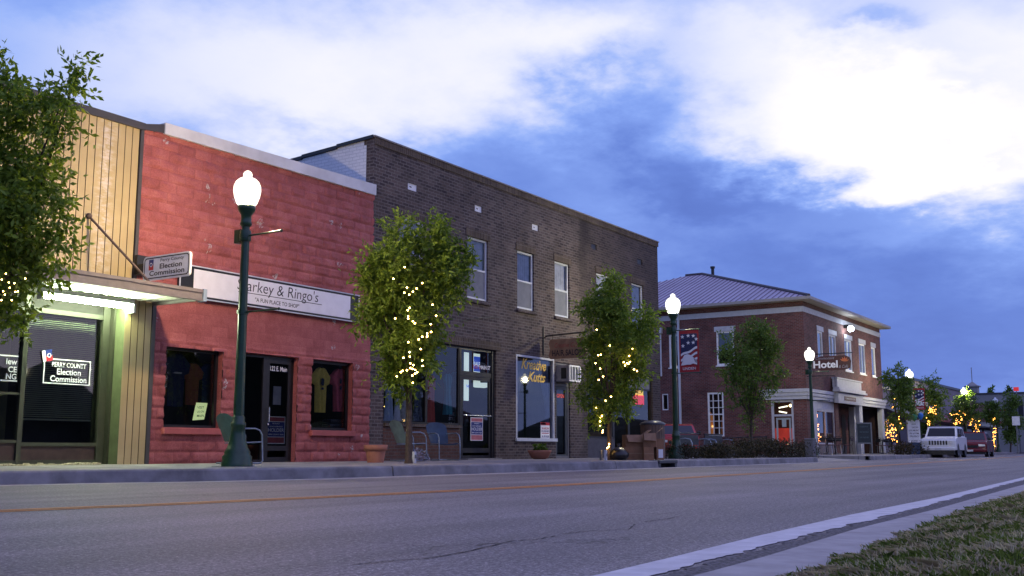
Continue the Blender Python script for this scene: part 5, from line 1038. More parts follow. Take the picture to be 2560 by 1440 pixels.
# ================================================================== STREET FURNITURE
def put(t, x, y, z, rz=0): t.location = (x, y, z); t.rotation_euler.z = rz
M['chairblue'] = mat('faded_blue_metal', (.012, .036, .075), .55, var=.3, sc=6, dirt=((.06, .07, .08), .4)); M['chairteal'] = mat('faded_teal_metal', (.16, .26, .28), .5, var=.3, sc=6, dirt=((.3, .3, .25), .4)); M['tubemetal'] = mat('weathered_tube', (.20, .25, .32), .35, var=.3, sc=12, metal=.3)
def lawn_chair(label, shell):
    t = thing('lawn_chair', label, 'chair', (0, 0, 0), 'shell back metal lawn chairs on the pavement')
    m = MB(); n = 8; vs = []; prof = [(-.24, .36), (-.26, .39), (-.1, .385), (.1, .365), (.19, .37)]
    for y, z in prof:
        for k in range(n+1): s_ = -1+2*k/n; vs.append((s_*.25, y, z+.018*s_*s_))
    m.add(vs, [(r*(n+1)+k, r*(n+1)+k+1, (r+1)*(n+1)+k+1, (r+1)*(n+1)+k) for r in range(len(prof)-1) for k in range(n)], 0, True); m.build('seat', shell, t, True)
    m = MB(); n = 10; vs = []; rows = 9
    for r in range(rows+1):
        f = r/rows; wd = .235+.045*math.sin(f*2.2); 
        for k in range(n+1):
            s_ = -1+2*k/n; top = 1-.16*abs(s_)**2.6 if f > .5 else 1; z = .40+.50*(f*top if f > .5 else f); y = .20+.17*f-.035*(1-s_*s_)*-1-.03; vs.append((s_*wd, y, z))
    fc = [(r*(n+1)+k, r*(n+1)+k+1, (r+1)*(n+1)+k+1, (r+1)*(n+1)+k) for r in range(rows) for k in range(n)]; m.add(vs, fc, 0, True); m.add([(a, b+.012, c) for a, b, c in vs], [tuple(reversed(f)) for f in fc], 0, True); m.build('backrest', shell, t, True)
    for s_ in (-1, 1):
        x = s_*.285; m = MB(); m.tube([(x, .30, .02), (x, .0, .018), (x, -.26, .02), (x, -.30, .06), (x, -.285, .30), (x, -.27, .52), (x, -.22, .60), (x, -.12, .635), (x, .10, .63), (x*.9, .26, .62)], .0145, 8); m.tube([(x, -.275, .395), (x*.85, .17, .375)], .012, 6); m.build('arm_frame', 'tubemetal', t, True)
    m = MB(); m.tube([(-.285, .30, .02), (.285, .30, .02)], .0145, 8); m.build('runner', 'tubemetal', t, True)
    return t
M['chairdark'] = mat('dark_teal_metal', (.035, .075, .09), .5, var=.3, sc=6); c1 = lawn_chair('teal metal lawn chair seen side on behind the green lamp base', 'chairdark'); put(c1, gx(600, 14.7), 14.7, .185, R(78))
c2 = lawn_chair('pale teal lawn chair turned sideways behind the boutique tree trunk', 'chairteal'); put(c2, gx(1022, 14.9), 14.9, .185, R(68))
c3 = lawn_chair('blue lawn chair facing the road under the boutique display window', 'chairblue'); put(c3, gx(1108, 15.1), 15.1, .186, R(-22))
# plastic bag at the chair's foot
t = thing('plastic_sheet', 'crumpled clear plastic sheet under the pale teal chair', 'plastic sheet', (gx(1062, 14.4), 14.4, .18)); m = MB(); n = 14; x0, vs = gx(1062, 14.4), []
for j in range(n+1):
    for i in range(n+1):
        u_, v_ = i/n-.5, j/n; vs.append((x0+u_*.55+.02*random.random(), 14.4+.16*v_+.05*random.random(), .18+.30*v_*(1-.6*abs(u_))+.04*random.random()))
m.add(vs, [(j*(n+1)+i, j*(n+1)+i+1, (j+1)*(n+1)+i+1, (j+1)*(n+1)+i) for j in range(n) for i in range(n)], 0); m.build('sheet', glass_mat('clear_plastic', (.72, .72, .78), 1.5), t)
# flower pot and bowl
t = thing('flower_pot', 'large terracotta flower pot with thick rim between red and brown shops', 'flower pot', (gx(939, 14.3), 14.3, .18)); m = MB(); b = t.location; m.lathe([(.165, 0), (.205, .24), (.205, .245), (.235, .245), (.245, .355), (.225, .36), (.21, .33), (.20, .30)], b, 28); m.build('pot', 'terracotta', t); m = MB(); m.lathe([(.001, .30), (.203, .30)], b, 20); m.build('soil', 'soil', t)
t = thing('planter_bowl', 'shallow terracotta bowl planter with small green plant under salon window', 'planter', (gx(1349, 15.3), 15.3, .186)); m = MB(); b = t.location; m.lathe([(.17, 0), (.24, .05), (.30, .16), (.325, .20), (.325, .235), (.30, .235), (.27, .19)], b, 28); m.build('bowl', 'terracotta', t)
lb = [(np.array([b.x+a, b.y+c, b.z+.27]), .11, .09) for a, c in ((-.15, 0), (.1, .05), (.0, -.08), (.18, -.02))]; V, F = leaves(lb, 420, .085, .05, 5, .0, .06); fast_mesh('plant', V, F, 'leafdark', parent=t, off=b)
# outlet stakes at the tree feet
for px, Y, lb_ in ((1036, 13.2, 'pale short outlet post left of the boutique tree foot'), (1502, 13.0, 'grey outlet post left of the slim tree foot'), (1514, 12.8, 'taller white outlet post at the slim tree foot'), (1529, 13.0, 'pale outlet post right of the slim tree foot')):
    t = thing('outlet_post', lb_, 'outlet post', (gx(px, Y), Y, .172), 'small outlet posts by the trees'); b = t.location; m = MB(); m.box(b.x-.035, b.x+.035, b.y-.03, b.y+.03, b.z, b.z+.2+.03*(px % 3), 0, .008); m.build('post', 'whiteframe' if px != 1502 else 'alu', t); m = MB(); m.box(b.x-.028, b.x+.028, b.y-.036, b.y-.0305, b.z+.10, b.z+.17); m.build('cover', 'alu', t)
# trash bin with domed lid, boxes and bag
bx = fac(1633, 1150, 12.5); t = thing('trash_bin', 'tall slatted round trash bin with dark domed lid behind the boxes', 'trash bin', (bx.x, 12.5, .172)); b = t.location; m = MB(); n = 22
for k in range(n):
    a = 2*math.pi*k/n; m.obox((b.x+.31*math.cos(a), b.y+.31*math.sin(a)), -math.sin(a), math.cos(a), .040, .012, b.z+.03, b.z+.92)
m.build('slats', mat('weathered_wood_slats', (.15, .105, .075), .8, var=.25, sc=4), t); m = MB(); m.lathe([(.285, .02), (.29, .9)], b, 22); m.build('liner', 'black', t); m = MB(); m.lathe([(.34, .92), (.345, .95), (.30, .99), (.18, 1.03), (.01, 1.045)], b, 26); m.build('lid', mat('dark_lid', (.04, .045, .05), .3), t)
def cbox(label, px, Y, z, w_, d_, h_, ang, flaps=False, lab=False):
    x = gx(px, Y); t = thing('cardboard_box', label, 'box', (x, Y, z), 'discarded cardboard boxes'); u_ = (math.cos(ang), math.sin(ang)); m = MB(); m.obox((x, Y), *u_, w_/2, d_/2, z, z+h_); m.build('carton', 'card', t)
    A = Vector((*u_, 0)); B = Vector((-u_[1], u_[0], 0)); c = Vector((x, Y, 0))
    m = MB(); q = c-B*(d_/2+.002); m.quad(q-A*w_*.5+Vector((0, 0, z+h_*.46)), q+A*w_*.5+Vector((0, 0, z+h_*.46)), q+A*w_*.5+Vector((0, 0, z+h_*.54)), q-A*w_*.5+Vector((0, 0, z+h_*.54))); m.build('tape', mat('packing_tape', (.30, .18, .10), .4), t)
    if flaps:
        m = MB(); e = c-B*d_/2+Vector((0, 0, z+h_)); m.poly([e-A*w_*.45, e+A*w_*.45, e+A*w_*.5-B*.06-Vector((0, 0, .2)), e-A*w_*.4-B*.08-Vector((0, 0, .18))], -B*.005); e = c+A*w_/2+Vector((0, 0, z+h_)); m.poly([e-B*d_*.45, e+B*d_*.45, e+B*d_*.4+A*.16+Vector((0, 0, .14)), e-B*d_*.5+A*.18+Vector((0, 0, .12))], Vector((0, 0, .005))); m.build('flap', mat('lighter_cardboard', (.34, .21, .13), .85), t)
    if lab:
        m = MB(); q = c-B*(d_/2+.004); m.quad(*[q+A*w_*a+Vector((0, 0, z+h_*e)) for a, e in ((-.25, .1), (.38, .1), (.38, .5), (-.25, .5))]); m.build('shipping_label', 'txtwhite', t)
    return t
A_ = R(-52)
cbox('wide brown box lying lowest in the pile left of the trash bin', 1583, 12.75, .172, .58, .42, .34, A_); cbox('brown box stacked on the wide lower box with open flaps', 1584, 12.76, .514, .52, .38, .31, A_+.06, True)
cbox('small pinkish upright box standing in front of the trash bin', 1620, 12.2, .172, .26, .2, .33, A_, False); cbox('narrow upright box with white label at the kerb end', 1648, 12.15, .172, .20, .16, .55, A_+.1, False, True)
cbox('crushed box leaning on top of the small pinkish box', 1625, 12.26, .506, .34, .16, .36, A_-.25, True)
b = Vector((gx(1546, 12.7), 12.7, .172)); t = thing('trash_bag', 'black rubbish bag slumped beside the lowest cardboard box', 'bag', b); m = MB(); prof = [(.05, 0), (.20, .01), (.26, .08), (.26, .16), (.20, .25), (.10, .31), (.03, .34), (.045, .40), (.02, .42)]; m.lathe(prof, b, 16); m.v = [(x+random.uniform(-.018, .018), y+random.uniform(-.018, .018), max(b.z, z+random.uniform(-.01, .01))) for x, y, z in m.v]; m.build('sack', mat('black_plastic', (.012, .012, .013), .3), t)
# stone post at the bed's end
px_, Y_ = 2026, 12.4; b = Vector((gx(px_, Y_), Y_, .166)); t = thing('stone_post', 'square grey stone post at the end of the kerbside bed', 'post', b); m = MB(); m.box(b.x-.16, b.x+.16, b.y-.16, b.y+.16, b.z, b.z+.62, 0, .02); m.build('shaft', mat('grey_granite', (.14, .14, .15), .8, var=.25, sc=30), t); m = MB(); m.box(b.x-.18, b.x+.18, b.y-.18, b.y+.18, b.z+.621, b.z+.68, 0, .015); m.build('cap', mat('granite_cap', (.17, .17, .18), .8, var=.2, sc=30), t)
# black benches behind the bed
def bench(label, px, Y):
    x = gx(px, Y); t = thing('park_bench', label, 'bench', (x, Y, .11), 'black metal benches by the parking lot'); z = .11
    m = MB(); m.box(x-.85, x+.85, Y+.0, Y+.42, z+.43, z+.46); m.build('seat', 'black', t); m = MB(); m.box(x-.85, x+.85, Y+.44, Y+.47, z+.5, z+.86); m.tube([(x-.9, Y+.45, z+.90), (x+.9, Y+.45, z+.90)], .03, 8); m.build('backrest', 'black', t)
    for s_ in (-1, 1): m = MB(); q = x+s_*.87; m.tube([(q, Y-.02, z), (q, Y-.05, z+.55), (q, Y+.02, z+.68), (q, Y+.22, z+.72), (q, Y+.45, z+.70), (q, Y+.5, z)], .024, 8); m.build('arm_leg', 'tubemetal', t)
bench('black park bench behind the bed nearest the red parked car', 1752, 15.4); bench('black park bench behind the bed below the tall lit window', 1812, 15.6)
t = thing('handrail', 'thin black handrail running along the hotel side behind the shrubs', 'rail', (48, 16.2, .11)); m = MB(); m.tube([(46.5, 16.6, 1.0), (51.5, 21.0, 1.0)], .03, 8); m.tube([(46.5, 16.6, .55), (51.5, 21.0, .55)], .02, 8); m.build('bar', 'black', t)
for k in range(4): q = Vector((46.5, 16.6, 0)).lerp(Vector((51.5, 21, 0)), k/3); m = MB(); m.tube([(q.x, q.y, .1), (q.x, q.y, 1.0)], .03, 8); m.build('post', 'black', t)
# bistro sets outside the hotel
def bistro_chair():
    t = thing('bistro_chair', 'black bistro chair on the pavement outside the hotel shopfront', 'chair', (0, 0, 0), 'bistro chairs outside the hotel'); m = MB(); m.lathe([(.20, .44), (.21, .45), (.21, .47), (.19, .475)], n=14); m.build('seat', mat('maroon_seat', (.10, .03, .035), .5) if 'maroon_seat' not in bpy.data.materials else bpy.data.materials['maroon_seat'], t, True)
    m = MB(); m.tube([(-.19, .17, .46), (-.20, .22, .70), (-.15, .25, .86), (0, .26, .90), (.15, .25, .86), (.20, .22, .70), (.19, .17, .46)], .014, 6); m.box(-.14, .14, .235, .25, .64, .82); m.build('backrest', 'bronze', t, True)
    for sx_ in (-1, 1):
        for sy_ in (-1, 1): m = MB(); m.tube([(sx_*.15, sy_*.15, .44), (sx_*.2, sy_*.2, 0)], .012, 6); m.build('leg', 'chrome' if sy_ < 0 else 'bronze', t, True)
    return t
def bistro_table():
    t = thing('bistro_table', 'round black bistro table outside the hotel shopfront', 'table', (0, 0, 0), 'bistro tables outside the hotel'); m = MB(); m.lathe([(.33, .72), (.34, .73), (.34, .745), (.32, .75)], n=18); m.build('tabletop', 'bronze', t, True); m = MB(); m.tube([(0, 0, .05), (0, 0, .72)], .03, 8); m.lathe([(.24, 0), (.22, .03), (.05, .06)], n=14); m.build('pedestal', 'bronze', t, True); return t
bc, bt = bistro_chair(), bistro_table(); first = True
for px, Y in ((2068, 15.6), (2088, 15.7), (2207, 15.5), (2230, 15.6)):
    q = bt if first else copy_tree(bt); x = gx(px, Y); put(q, x, Y, .2)
    for k, (ddx, ddy, a) in enumerate(((-.65, 0, 90), (.65, .05, -90), (.0, -.62, 180) if px in (2088, 2207) else (.3, .55, 0))):
        c = bc if first and k == 0 else copy_tree(bc); put(c, x+ddx, Y+ddy, .2, R(a+random.uniform(-15, 15)))
    first = False
# chalkboard stand
xb0, xb1 = gx(2144, 14.6), gx(2179, 14.6); t = thing('chalkboard_stand', 'tall black chalkboard in a pale frame on legs outside the hotel', 'chalkboard', ((xb0+xb1)/2, 14.6, .2)); c = (xb0+xb1)/2
cx0, cx1 = c-.4, c+.4; u = Vector((.45, -.89, 0)).normalized(); c_ = Vector((c, 14.6, 0)); nrm = Vector((-.89, -.45, 0)); m = MB()
for s_ in (-1, 1): m.obox(c_+u*s_*.36, u.x, u.y, .03, .03, .2, 1.78)
m.obox(c_, u.x, u.y, .33, .03, 1.72, 1.78); m.obox(c_, u.x, u.y, .33, .03, .72, .78); m.build('frame', 'alu', t)
for s_ in (-1, 1): m = MB(); q = c_+u*s_*.34+nrm*-.0; m.tube([q+Vector((0, 0, 1.5)), q-nrm*.45+Vector((0, 0, .2))], .018, 6); m.build('rear_leg', 'alu', t)
m = MB(); m.obox(c_, u.x, u.y, .33, .012, .78, 1.72, 0); f0_ = c_+nrm*.016
for k, tx in enumerate(('TODAY', 'SOUP  SANDWICH', 'LIVE MUSIC FRI')): m.text(tx, f0_+Vector((0, 0, 1.58-.27*k)), u, (0, 0, 1), .07, .42, 1, -.005)
m.build('board', [mat('slate_board', (.018, .028, .035), .6), mat('chalk', (.10, .14, .17), .9)], t)
# reader board with balloons
p0, p1 = fac(2271, 1100, 13.2), fac(2301, 1100, 13.2); rc = Vector(((p0.x+p1.x)/2, 13.2, .2)); D_ = cdep(rc+Vector((0, 0, 1))); W_ = 31*D_/FPX; zt_ = fac(2286, 1050, 13.2).z; zb_ = fac(2286, 1106, 13.2).z
t = thing('reader_board', 'white rounded reader board sign with black changeable lettering and arched foot', 'sign', rc); U = Vector(_rt); N_ = Vector((-math.cos(YAW), -math.sin(YAW), 0)); o = Vector((rc.x, rc.y, (zt_+zb_)/2)); m = MB(); m.poly(rrect(o, U, Vector((0, 0, 1)), W_/2, (zt_-zb_)/2, .08), -N_*.12, 0)
hh = zt_-zb_
for tx, f_, wd in (('JAZZ', .80, .34), ('SUNDOWN', .665, .5), ('LIVE MUSIC', .53, .82), ('FRI 6-9 PM', .40, .72), ('OPEN BENCH', .27, .76), ('VACANCY', .07, .6)): m.text(tx, o+N_*.004+Vector((0, 0, (f_-.5)*hh))+U*(.08*W_ if 'SUN' in tx else 0), U, (0, 0, 1), hh*.075, W_*wd, 1, .008)
for s_ in (-.42, .42): q = o+N_*.004+U*W_*s_+Vector((0, 0, -.43*hh)); m.add([q+U*.02*math.cos(k)+Vector((0, 0, .02*math.sin(k))) for k in range(6)], [tuple(range(6))], 1)
m.build('board', ['white', 'txtblack'], t); m = MB(); m.poly([o+U*W_*.45*math.cos(R(a))+Vector((0, 0, -hh/2-.14+.16*math.sin(R(a)))) for a in range(0, 181, 15)], -N_*.1, 0); m.obox((rc.x, rc.y), U.x, U.y, .25, .05, .2, zb_-.14); m.build('foot', mat('navy_foot', (.02, .04, .09), .4), t)
for px, py, col, nm in ((2290, 1030, (.52, .55, .22), 'pale yellow balloon topmost above the reader board'), (2286, 1043, (.05, .25, .10), 'green balloon lowest on the left above the reader board'), (2301, 1040, (.04, .22, .62), 'blue balloon on the right above the reader board')):
    c = dep(px, py, D_-.1); t = thing('balloon', nm, 'balloon', c, 'balloons on the reader board'); m = MB(); m.lathe([(.001, -.22), (.03, -.2), (.10, -.12), (.155, .0), (.15, .09), (.09, .16), (.001, .185)], c, 16); m.build('skin', mat('balloon_'+nm.split()[0], col, .3), t); m = MB(); m.tube([c-Vector((0, 0, .2)), Vector((rc.x, rc.y+.03, zt_-.02))], .006, 4); m.build('string', 'white', t)
b = gnd(1491, 1172); t = thing('litter', 'crumpled pale blue wrapper in the gutter below the planter bowl', 'litter', (b.x, b.y, .005)); m = MB(); m.ball((b.x, b.y, .03), .06, 0, 10, (1, 1, .4)); m.v = [(x+random.uniform(-.03, .03), y+random.uniform(-.03, .03), max(.006, z+random.uniform(-.012, .02))) for x, y, z in m.v]; m.s = [False]*len(m.s); m.build('wrapper', mat('pale_blue_wrapper', (.25, .42, .60), .4), t)
# ================================================================== SIGNS AND FITTINGS ON THE BROWN BUILDING
SX = 26.3; ya, yb = perp(1372, 1466, SX); z1_, z0_ = sid(1415, 847, SX).z, sid(1415, 896, SX).z
t = thing('hanging_sign', 'dark wooden scalloped HAIR SALON sign hanging from an iron arm', 'sign', (SX, (ya+yb)/2, z1_)); o = Vector((SX-.03, (ya+yb)/2, (z0_+z1_)/2)); hw, hh = (ya-yb)/2, (z1_-z0_)/2; U, Vv = Vector((0, -1, 0)), Vector((0, 0, 1)); m = MB()
pts = [o+U*(a*hw)+Vv*(b*hh) for a, b in ((-.92, -1), (.92, -1), (1, -.6), (.92, 0), (1, .6), (.92, 1), (-.92, 1), (-1, .6), (-.92, 0), (-1, -.6))]; m.poly(pts, (.05, 0, 0), 0); m.text('HAIR SALON', o-Vv*hh*.42-Vector((.004, 0, 0)), U, Vv, hh*.62, hw*1.62, 1, .015); m.text('Creative Cutts', o+Vv*hh*.36-Vector((.004, 0, 0)), U, Vv, hh*.46, hw*1.35, 2, .0, .3)
m.build('board', [mat('dark_wood_sign', (.26, .15, .085), .6, var=.25), 'txtblack', mat('faded_red_script', (.30, .05, .035), .6)], t)
m = MB(); za = z1_+.10; m.tube([(SX, 16, za-.05), (SX, 15.85, za+.02), (SX, yb-.05, za+.06)], .022, 8); m.tube([(SX, 15.98, za-.55), (SX, 15.98, za+.3)], .02, 8)
for q in (ya-.12, yb+.12): m.tube([(SX, q, z1_-.02), (SX, q, za+.05)], .012, 6)
m.build('bracket', 'black', t)
x = gx(1420, 15.65); x0 = sid(1393, 940, 27.09).x; t = thing('air_conditioner', 'grey window air conditioner with white grille above the salon door', 'air conditioner', (27.45, 15.9, 2.42)); m = MB(); m.box(27.10, 27.78, 15.60, 16.07, 2.42, 2.90, 0, .012); m.build('casing', mat('grey_enamel', (.24, .24, .25), .5), t)
m = MB(); m.box(27.094, 27.099, 15.68, 15.86, 2.50, 2.82); m.build('side_vent', 'black', t); m = MB(); frame(m, 27.10, 27.78, 2.42, 2.90, FY(15.60), -.03, -.002, .045, vbars=[(27.10+.68*k/4, .03) for k in (1, 2, 3)]); m.build('grille', 'white', t); m = MB(); m.quad((27.14, 15.597, 2.46), (27.74, 15.597, 2.46), (27.74, 15.597, 2.86), (27.14, 15.597, 2.86)); m.build('fins', mat('grey_fins', (.10, .11, .12), .5), t)
t = thing('window_lettering', 'gold script lettering Kreative Kutts on the salon window', 'lettering', (25.8, 16.045, 2.6)); m = MB(); m.text('Kreative', (gx(1336, 16.04), 16.044, fac(1336, 912, 16.04).z), (1, 0, 0), (0, 0, 1), .30, 1.35, 0, .02, .35); m.text('Kutts', (gx(1343, 16.04), 16.044, fac(1343, 943, 16.04).z), (1, 0, 0), (0, 0, 1), .29, .95, 0, .024, .35); m.build('lettering', 'gold', t)
JUD = [('r', .0, 1, .84, 1.0, 3), ('r', .05, .55, .86, .98, 1), ('t', 'SHARON', .66, .12, .8, 3, .02), ('t', 'HUGHES', .50, .10, .86, 1, .02), ('r', .1, .9, .36, .40, 3), ('t', 'JUDGE', .18, .15, .84, 1, .03)]
paper('election_poster', 'white poster with red and blue lettering in the salon window corner', 'poster', (gx(1364, 16.03), 16.04, fac(1364, 1078, 16.03).z), .50, .50, JUD, ['txtwhite', 'navy', 'txtwhite', 'redprint'])
paper('election_poster', 'bright blue and pink HOLDER poster on the boutique glass door', 'poster', ((xd+shop[1])/2-.03, 16.06, fac(1206, 1073, 16.06).z), .56, .60, HOLD, ['txtwhite', 'navy', 'txtwhite', mat('pink_print', (.42, .12, .14), .6)])
t = thing('lit_placard', 'lit white and blue poster hanging behind the boutique transom', 'poster', (22.7, 16.4, 2.75)); EM = [emit('backlit_white', (.85, 1, .95), .75), emit('backlit_blue', (.05, .12, .7), .6), emit('backlit_red', (.7, .05, .05), .5)]
m = MB(); a, b = gx(1183, 16.4), gx(1199, 16.4); m.box(a, b, 16.4, 16.41, 2.10, 3.0, 0); m.quad((a, 16.397, 2.52), (b, 16.397, 2.52), (b, 16.397, 2.92), (a, 16.397, 2.92), 1); m.text('SALE', ((a+b)/2, 16.394, 2.72), (1, 0, 0), (0, 0, 1), .12, .28, 0, .02); m.quad((a, 16.397, 2.30), (b, 16.397, 2.30), (b, 16.397, 2.48), (a, 16.397, 2.48), 2); m.build('sheet', EM, t)
t = thing('lit_placard', 'tall lit white placard left of the boutique door post', 'poster', (22.0, 16.4, 2.4)); m = MB(); a, b = gx(1159, 16.4), gx(1171, 16.4); m.box(a, b, 16.4, 16.41, 1.72, 3.0, 0); m.text('94', ((a+b)/2+.05, 16.394, 2.1), (1, 0, 0), (0, 0, 1), .10, .13, 1, .0); m.build('sheet', EM, t)
t = thing('lit_placard', 'curled lit white card hanging behind the boutique door glass', 'poster', (23.1, 16.45, 2.2)); m = MB(); pts = [fac(x_, y_, 16.45) for x_, y_ in ((1185, 945), (1200, 948), (1201, 957), (1226, 957), (1226, 968), (1210, 970), (1186, 968))]; m.poly(pts, (0, .01, 0)); m.build('sheet', EM[0], t)
t = thing('door_lettering', 'white address lettering 120 E MAIN ST over the boutique door', 'lettering', (23.3, 16.09, 2.6)); m = MB(); m.text('MAIN ST', (gx(1212, 16.09), 16.09, fac(1212, 919, 16.09).z), (1, 0, 0), (0, 0, 1), .11, .5, 0, .02); m.build('street_name', 'txtwhite', t); m = MB(); m.text('120 E', (gx(1191, 16.09), 16.09, fac(1191, 917, 16.09).z), (1, 0, 0), (0, 0, 1), .11, .34, 1, .02); m.build('house_number', ['txtwhite', 'redprint'], t)
t = thing('neon_sign', 'yellow and red lit sign hanging in the corner shop window', 'sign', (gx(1592, 16.2), 16.2, 2.2)); p = fac(1597, 981, 16.2); q = fac(1597, 995, 16.2); m = MB(); m.box(p.x-.34, p.x+.34, 16.2, 16.22, p.z-.11, p.z+.11, 0); m.text('PIZZA', (p.x, 16.19, p.z), (1, 0, 0), (0, 0, 1), .10, .5, 2, .01); m.box(q.x-.40, q.x+.40, 16.2, 16.22, q.z-.22, q.z+.10, 1); m.text('OPEN', (q.x, 16.19, q.z-.02), (1, 0, 0), (0, 0, 1), .13, .55, 2, .01); m.build('lightbox', [emit('neon_yellow', (1, .72, .03), 1.1), emit('neon_red', (1, .02, .02), .9), emit('neon_letter', (.6, .12, .01), .5)], t)
t = thing('open_sign', 'dim red neon sign glowing in the grey salon door', 'sign', (27.44, 16.11, 2.05)); m = MB(); m.text('OPEN', (27.44, 16.09, 2.02), (1, 0, 0), (0, 0, 1), .11, .42, 0, .0); m.build('neon', emit('dim_red_neon', (1, .12, .05), .5), t)
# banner rod over the boutique
t = thing('awning_rod', 'thin dark rod fixed to the brown wall above the boutique', 'rod', (23.5, 15.9, 4.2)); m = MB(); p = fac(1165, 797, 15.92); q = fac(1252, 792, 15.92); m.tube([p, q], .012, 6); m.build('bar', 'black', t)
t = thing('lit_placard', 'small greenish lit sign standing low in the left red shop window', 'sign', (gx(500, 16.35), 16.35, 1.2)); m = MB(); c = fac(501, 1029, 16.35); m.poly([c+Vector((a, 0, b)) for a, b in ((-.17, -.17), (.10, -.15), (.17, .17), (-.10, .17))], (0, .02, 0), 0)
for k, (tx, h_) in enumerate((('VISIT', .05), ('US ON', .04), ('MAIN', .045))): m.text(tx, c+Vector((0, -.004, .08-.08*k)), (1, 0, .05), (0, 0, 1), h_, .17, 1, .006)
m.build('sheet', [emit('greenish_placard', (.85, 1.0, .45), .62), mat('placard_print', (.10, .16, .10), .6)], t)
# ================================================================== CLOTHES IN THE WINDOWS
def garment(name, label, cat, c, w_, h_, col, kind='shirt', print_=None, ang=0.0, var=.15, col2=None):
    t = thing(name, label, cat, c, 'clothes on show in the windows'); C_ = Vector(c); u = Vector((math.cos(ang), math.sin(ang), 0)); nrm = Vector((math.sin(ang), -math.cos(ang), 0))
    if kind == 'shirt': half = [(.10, .5), (.22, .47), (.5, .30), (.43, .14), (.30, .20), (.28, -.5)]
    else: half = [(.12, .5), (.20, .47), (.34, .30), (.27, .22), (.22, .05), (.30, -.2), (.40, -.5)]
    m = MB(); n = 16; vs = []; rows = 26
    zs = np.linspace(.5, -.5, rows)
    def width(z):
        if kind == 'shirt': return float(np.interp(-z, [-.5, -.47, -.30, -.14, -.139, .5], [.12, .24, .5, .45, .30, .28]))
        return float(np.interp(-z, [-.5, -.45, -.33, -.2, 0, .5], [.14, .30, .36, .26, .24, .40]))
    for side in (1, -1):
        vs = []
        for z in zs:
            wd = width(z)
            for k in range(n+1):
                s_ = -1+2*k/n; dp = (.05*math.sqrt(max(0, 1-s_*s_))+.012*math.sin(s_*9+z*3)*(1-s_*s_))*side; q = C_+u*(s_*wd*w_)+nrm*dp+Vector((0, 0, z*h_-(.02*(1-abs(s_)) if z > .45 else 0))); vs.append(q)
        m.add(vs, [(r*(n+1)+k, r*(n+1)+k+1, (r+1)*(n+1)+k+1, (r+1)*(n+1)+k) for r in range(rows-1) for k in range(n)], 0, True)
    if print_:
        pm, shapes = print_
        for a, b, rx_, rz_ in shapes: m.add([C_+u*(a*w_+rx_*w_*math.cos(k*.6)*(.8+.3*math.sin(k*2.3)))+nrm*.075+Vector((0, 0, b*h_+rz_*h_*math.sin(k*.6))) for k in range(10)], [tuple(range(10))], 1)
    m.build('garment', [mat('cloth_'+label.split()[0]+'_'+kind, col, .9, var=var, sc=18, col2=col2)]+([print_[0]] if print_ else []), t)
    m = MB(); m.tube([C_+u*-.3*w_+Vector((0, 0, .46*h_)), C_+Vector((0, 0, .53*h_)), C_+u*.3*w_+Vector((0, 0, .46*h_))], .008, 5); m.tube([C_+Vector((0, 0, .53*h_)), C_+Vector((0, 0, .53*h_+.1))], .006, 5); m.build('hanger', 'black', t)
    return t
ph = mat('shirt_print_dark', (.04, .05, .08), .8); pw = mat('shirt_print_pale', (.30, .30, .32), .8)
def G(px, py, w_, h_, Y=16.32): p = fac(px, py, Y); return (p.x, Y, p.z)
garment('t_shirt', 'yellow t-shirt with dark print in the right red shop window', 't-shirt', G(801, 975, 0, 0, 16.27), .62, .98, (.80, .60, .12), 'shirt', (ph, [(-.02, .18, .10, .09), (-.02, .03, .08, .03)]))
garment('t_shirt', 'pink t-shirt with print in the right red shop window', 't-shirt', G(848, 975, 0, 0, 16.30), .52, .96, (.95, .16, .20), 'shirt', (ph, [(.02, .2, .05, .07), (.02, .05, .05, .05)]), -.5)
garment('t_shirt', 'navy t-shirt with pale lettering in the left red shop window', 't-shirt', G(440, 950, 0, 0, 16.27), .66, 1.0, (.012, .018, .05), 'shirt', (pw, [(-.05, .13, .2, .018)]))
garment('t_shirt', 'orange checked shirt in the left red shop window', 'shirt', G(480, 960, 0, 0, 16.4), .55, .8, (.22, .07, .03), 'shirt')
garment('t_shirt', 'dark blue shirt at the right of the left red shop window', 'shirt', G(520, 960, 0, 0, 16.45), .5, .8, (.03, .05, .10), 'shirt')
garment('dress', 'pale blue grey dress at the left end of the boutique window', 'dress', G(972, 1000, 0, 0), .5, 1.15, (.42, .50, .66), 'dress')
garment('dress', 'white dress beside the pale blue one in the boutique window', 'dress', G(993, 1005, 0, 0), .34, 1.0, (.75, .75, .82), 'dress')
garment('dress', 'cream lace dress right of the white one behind the tree trunk', 'dress', G(1010, 1005, 0, 0, 16.55), .36, 1.0, (.6, .55, .52), 'dress', var=.4)
garment('dress', 'navy patterned dress in the middle of the boutique window', 'dress', G(1044, 1005, 0, 0), .50, .95, (.02, .035, .12), 'dress', var=.5, col2=(.28, .32, .45))
garment('dress', 'long rust red dress on show in the boutique window', 'dress', G(1077, 1005, 0, 0, 16.4), .52, 1.35, (.60, .08, .05), 'dress')
garment('dress', 'teal dress left of the pair right of the red one', 'dress', G(1119, 985, 0, 0), .34, 1.05, (.05, .36, .42), 'dress', None, -.7); garment('dress', 'long teal dress right of the pair by the slogan board', 'dress', G(1136, 985, 0, 0), .36, 1.15, (.06, .38, .50), 'dress', None, -.7)
garment('dress', 'dark maroon coat deep in the boutique near the door', 'coat', G(1166, 1000, 0, 0, 17.2), .55, 1.3, (.10, .02, .03), 'dress')
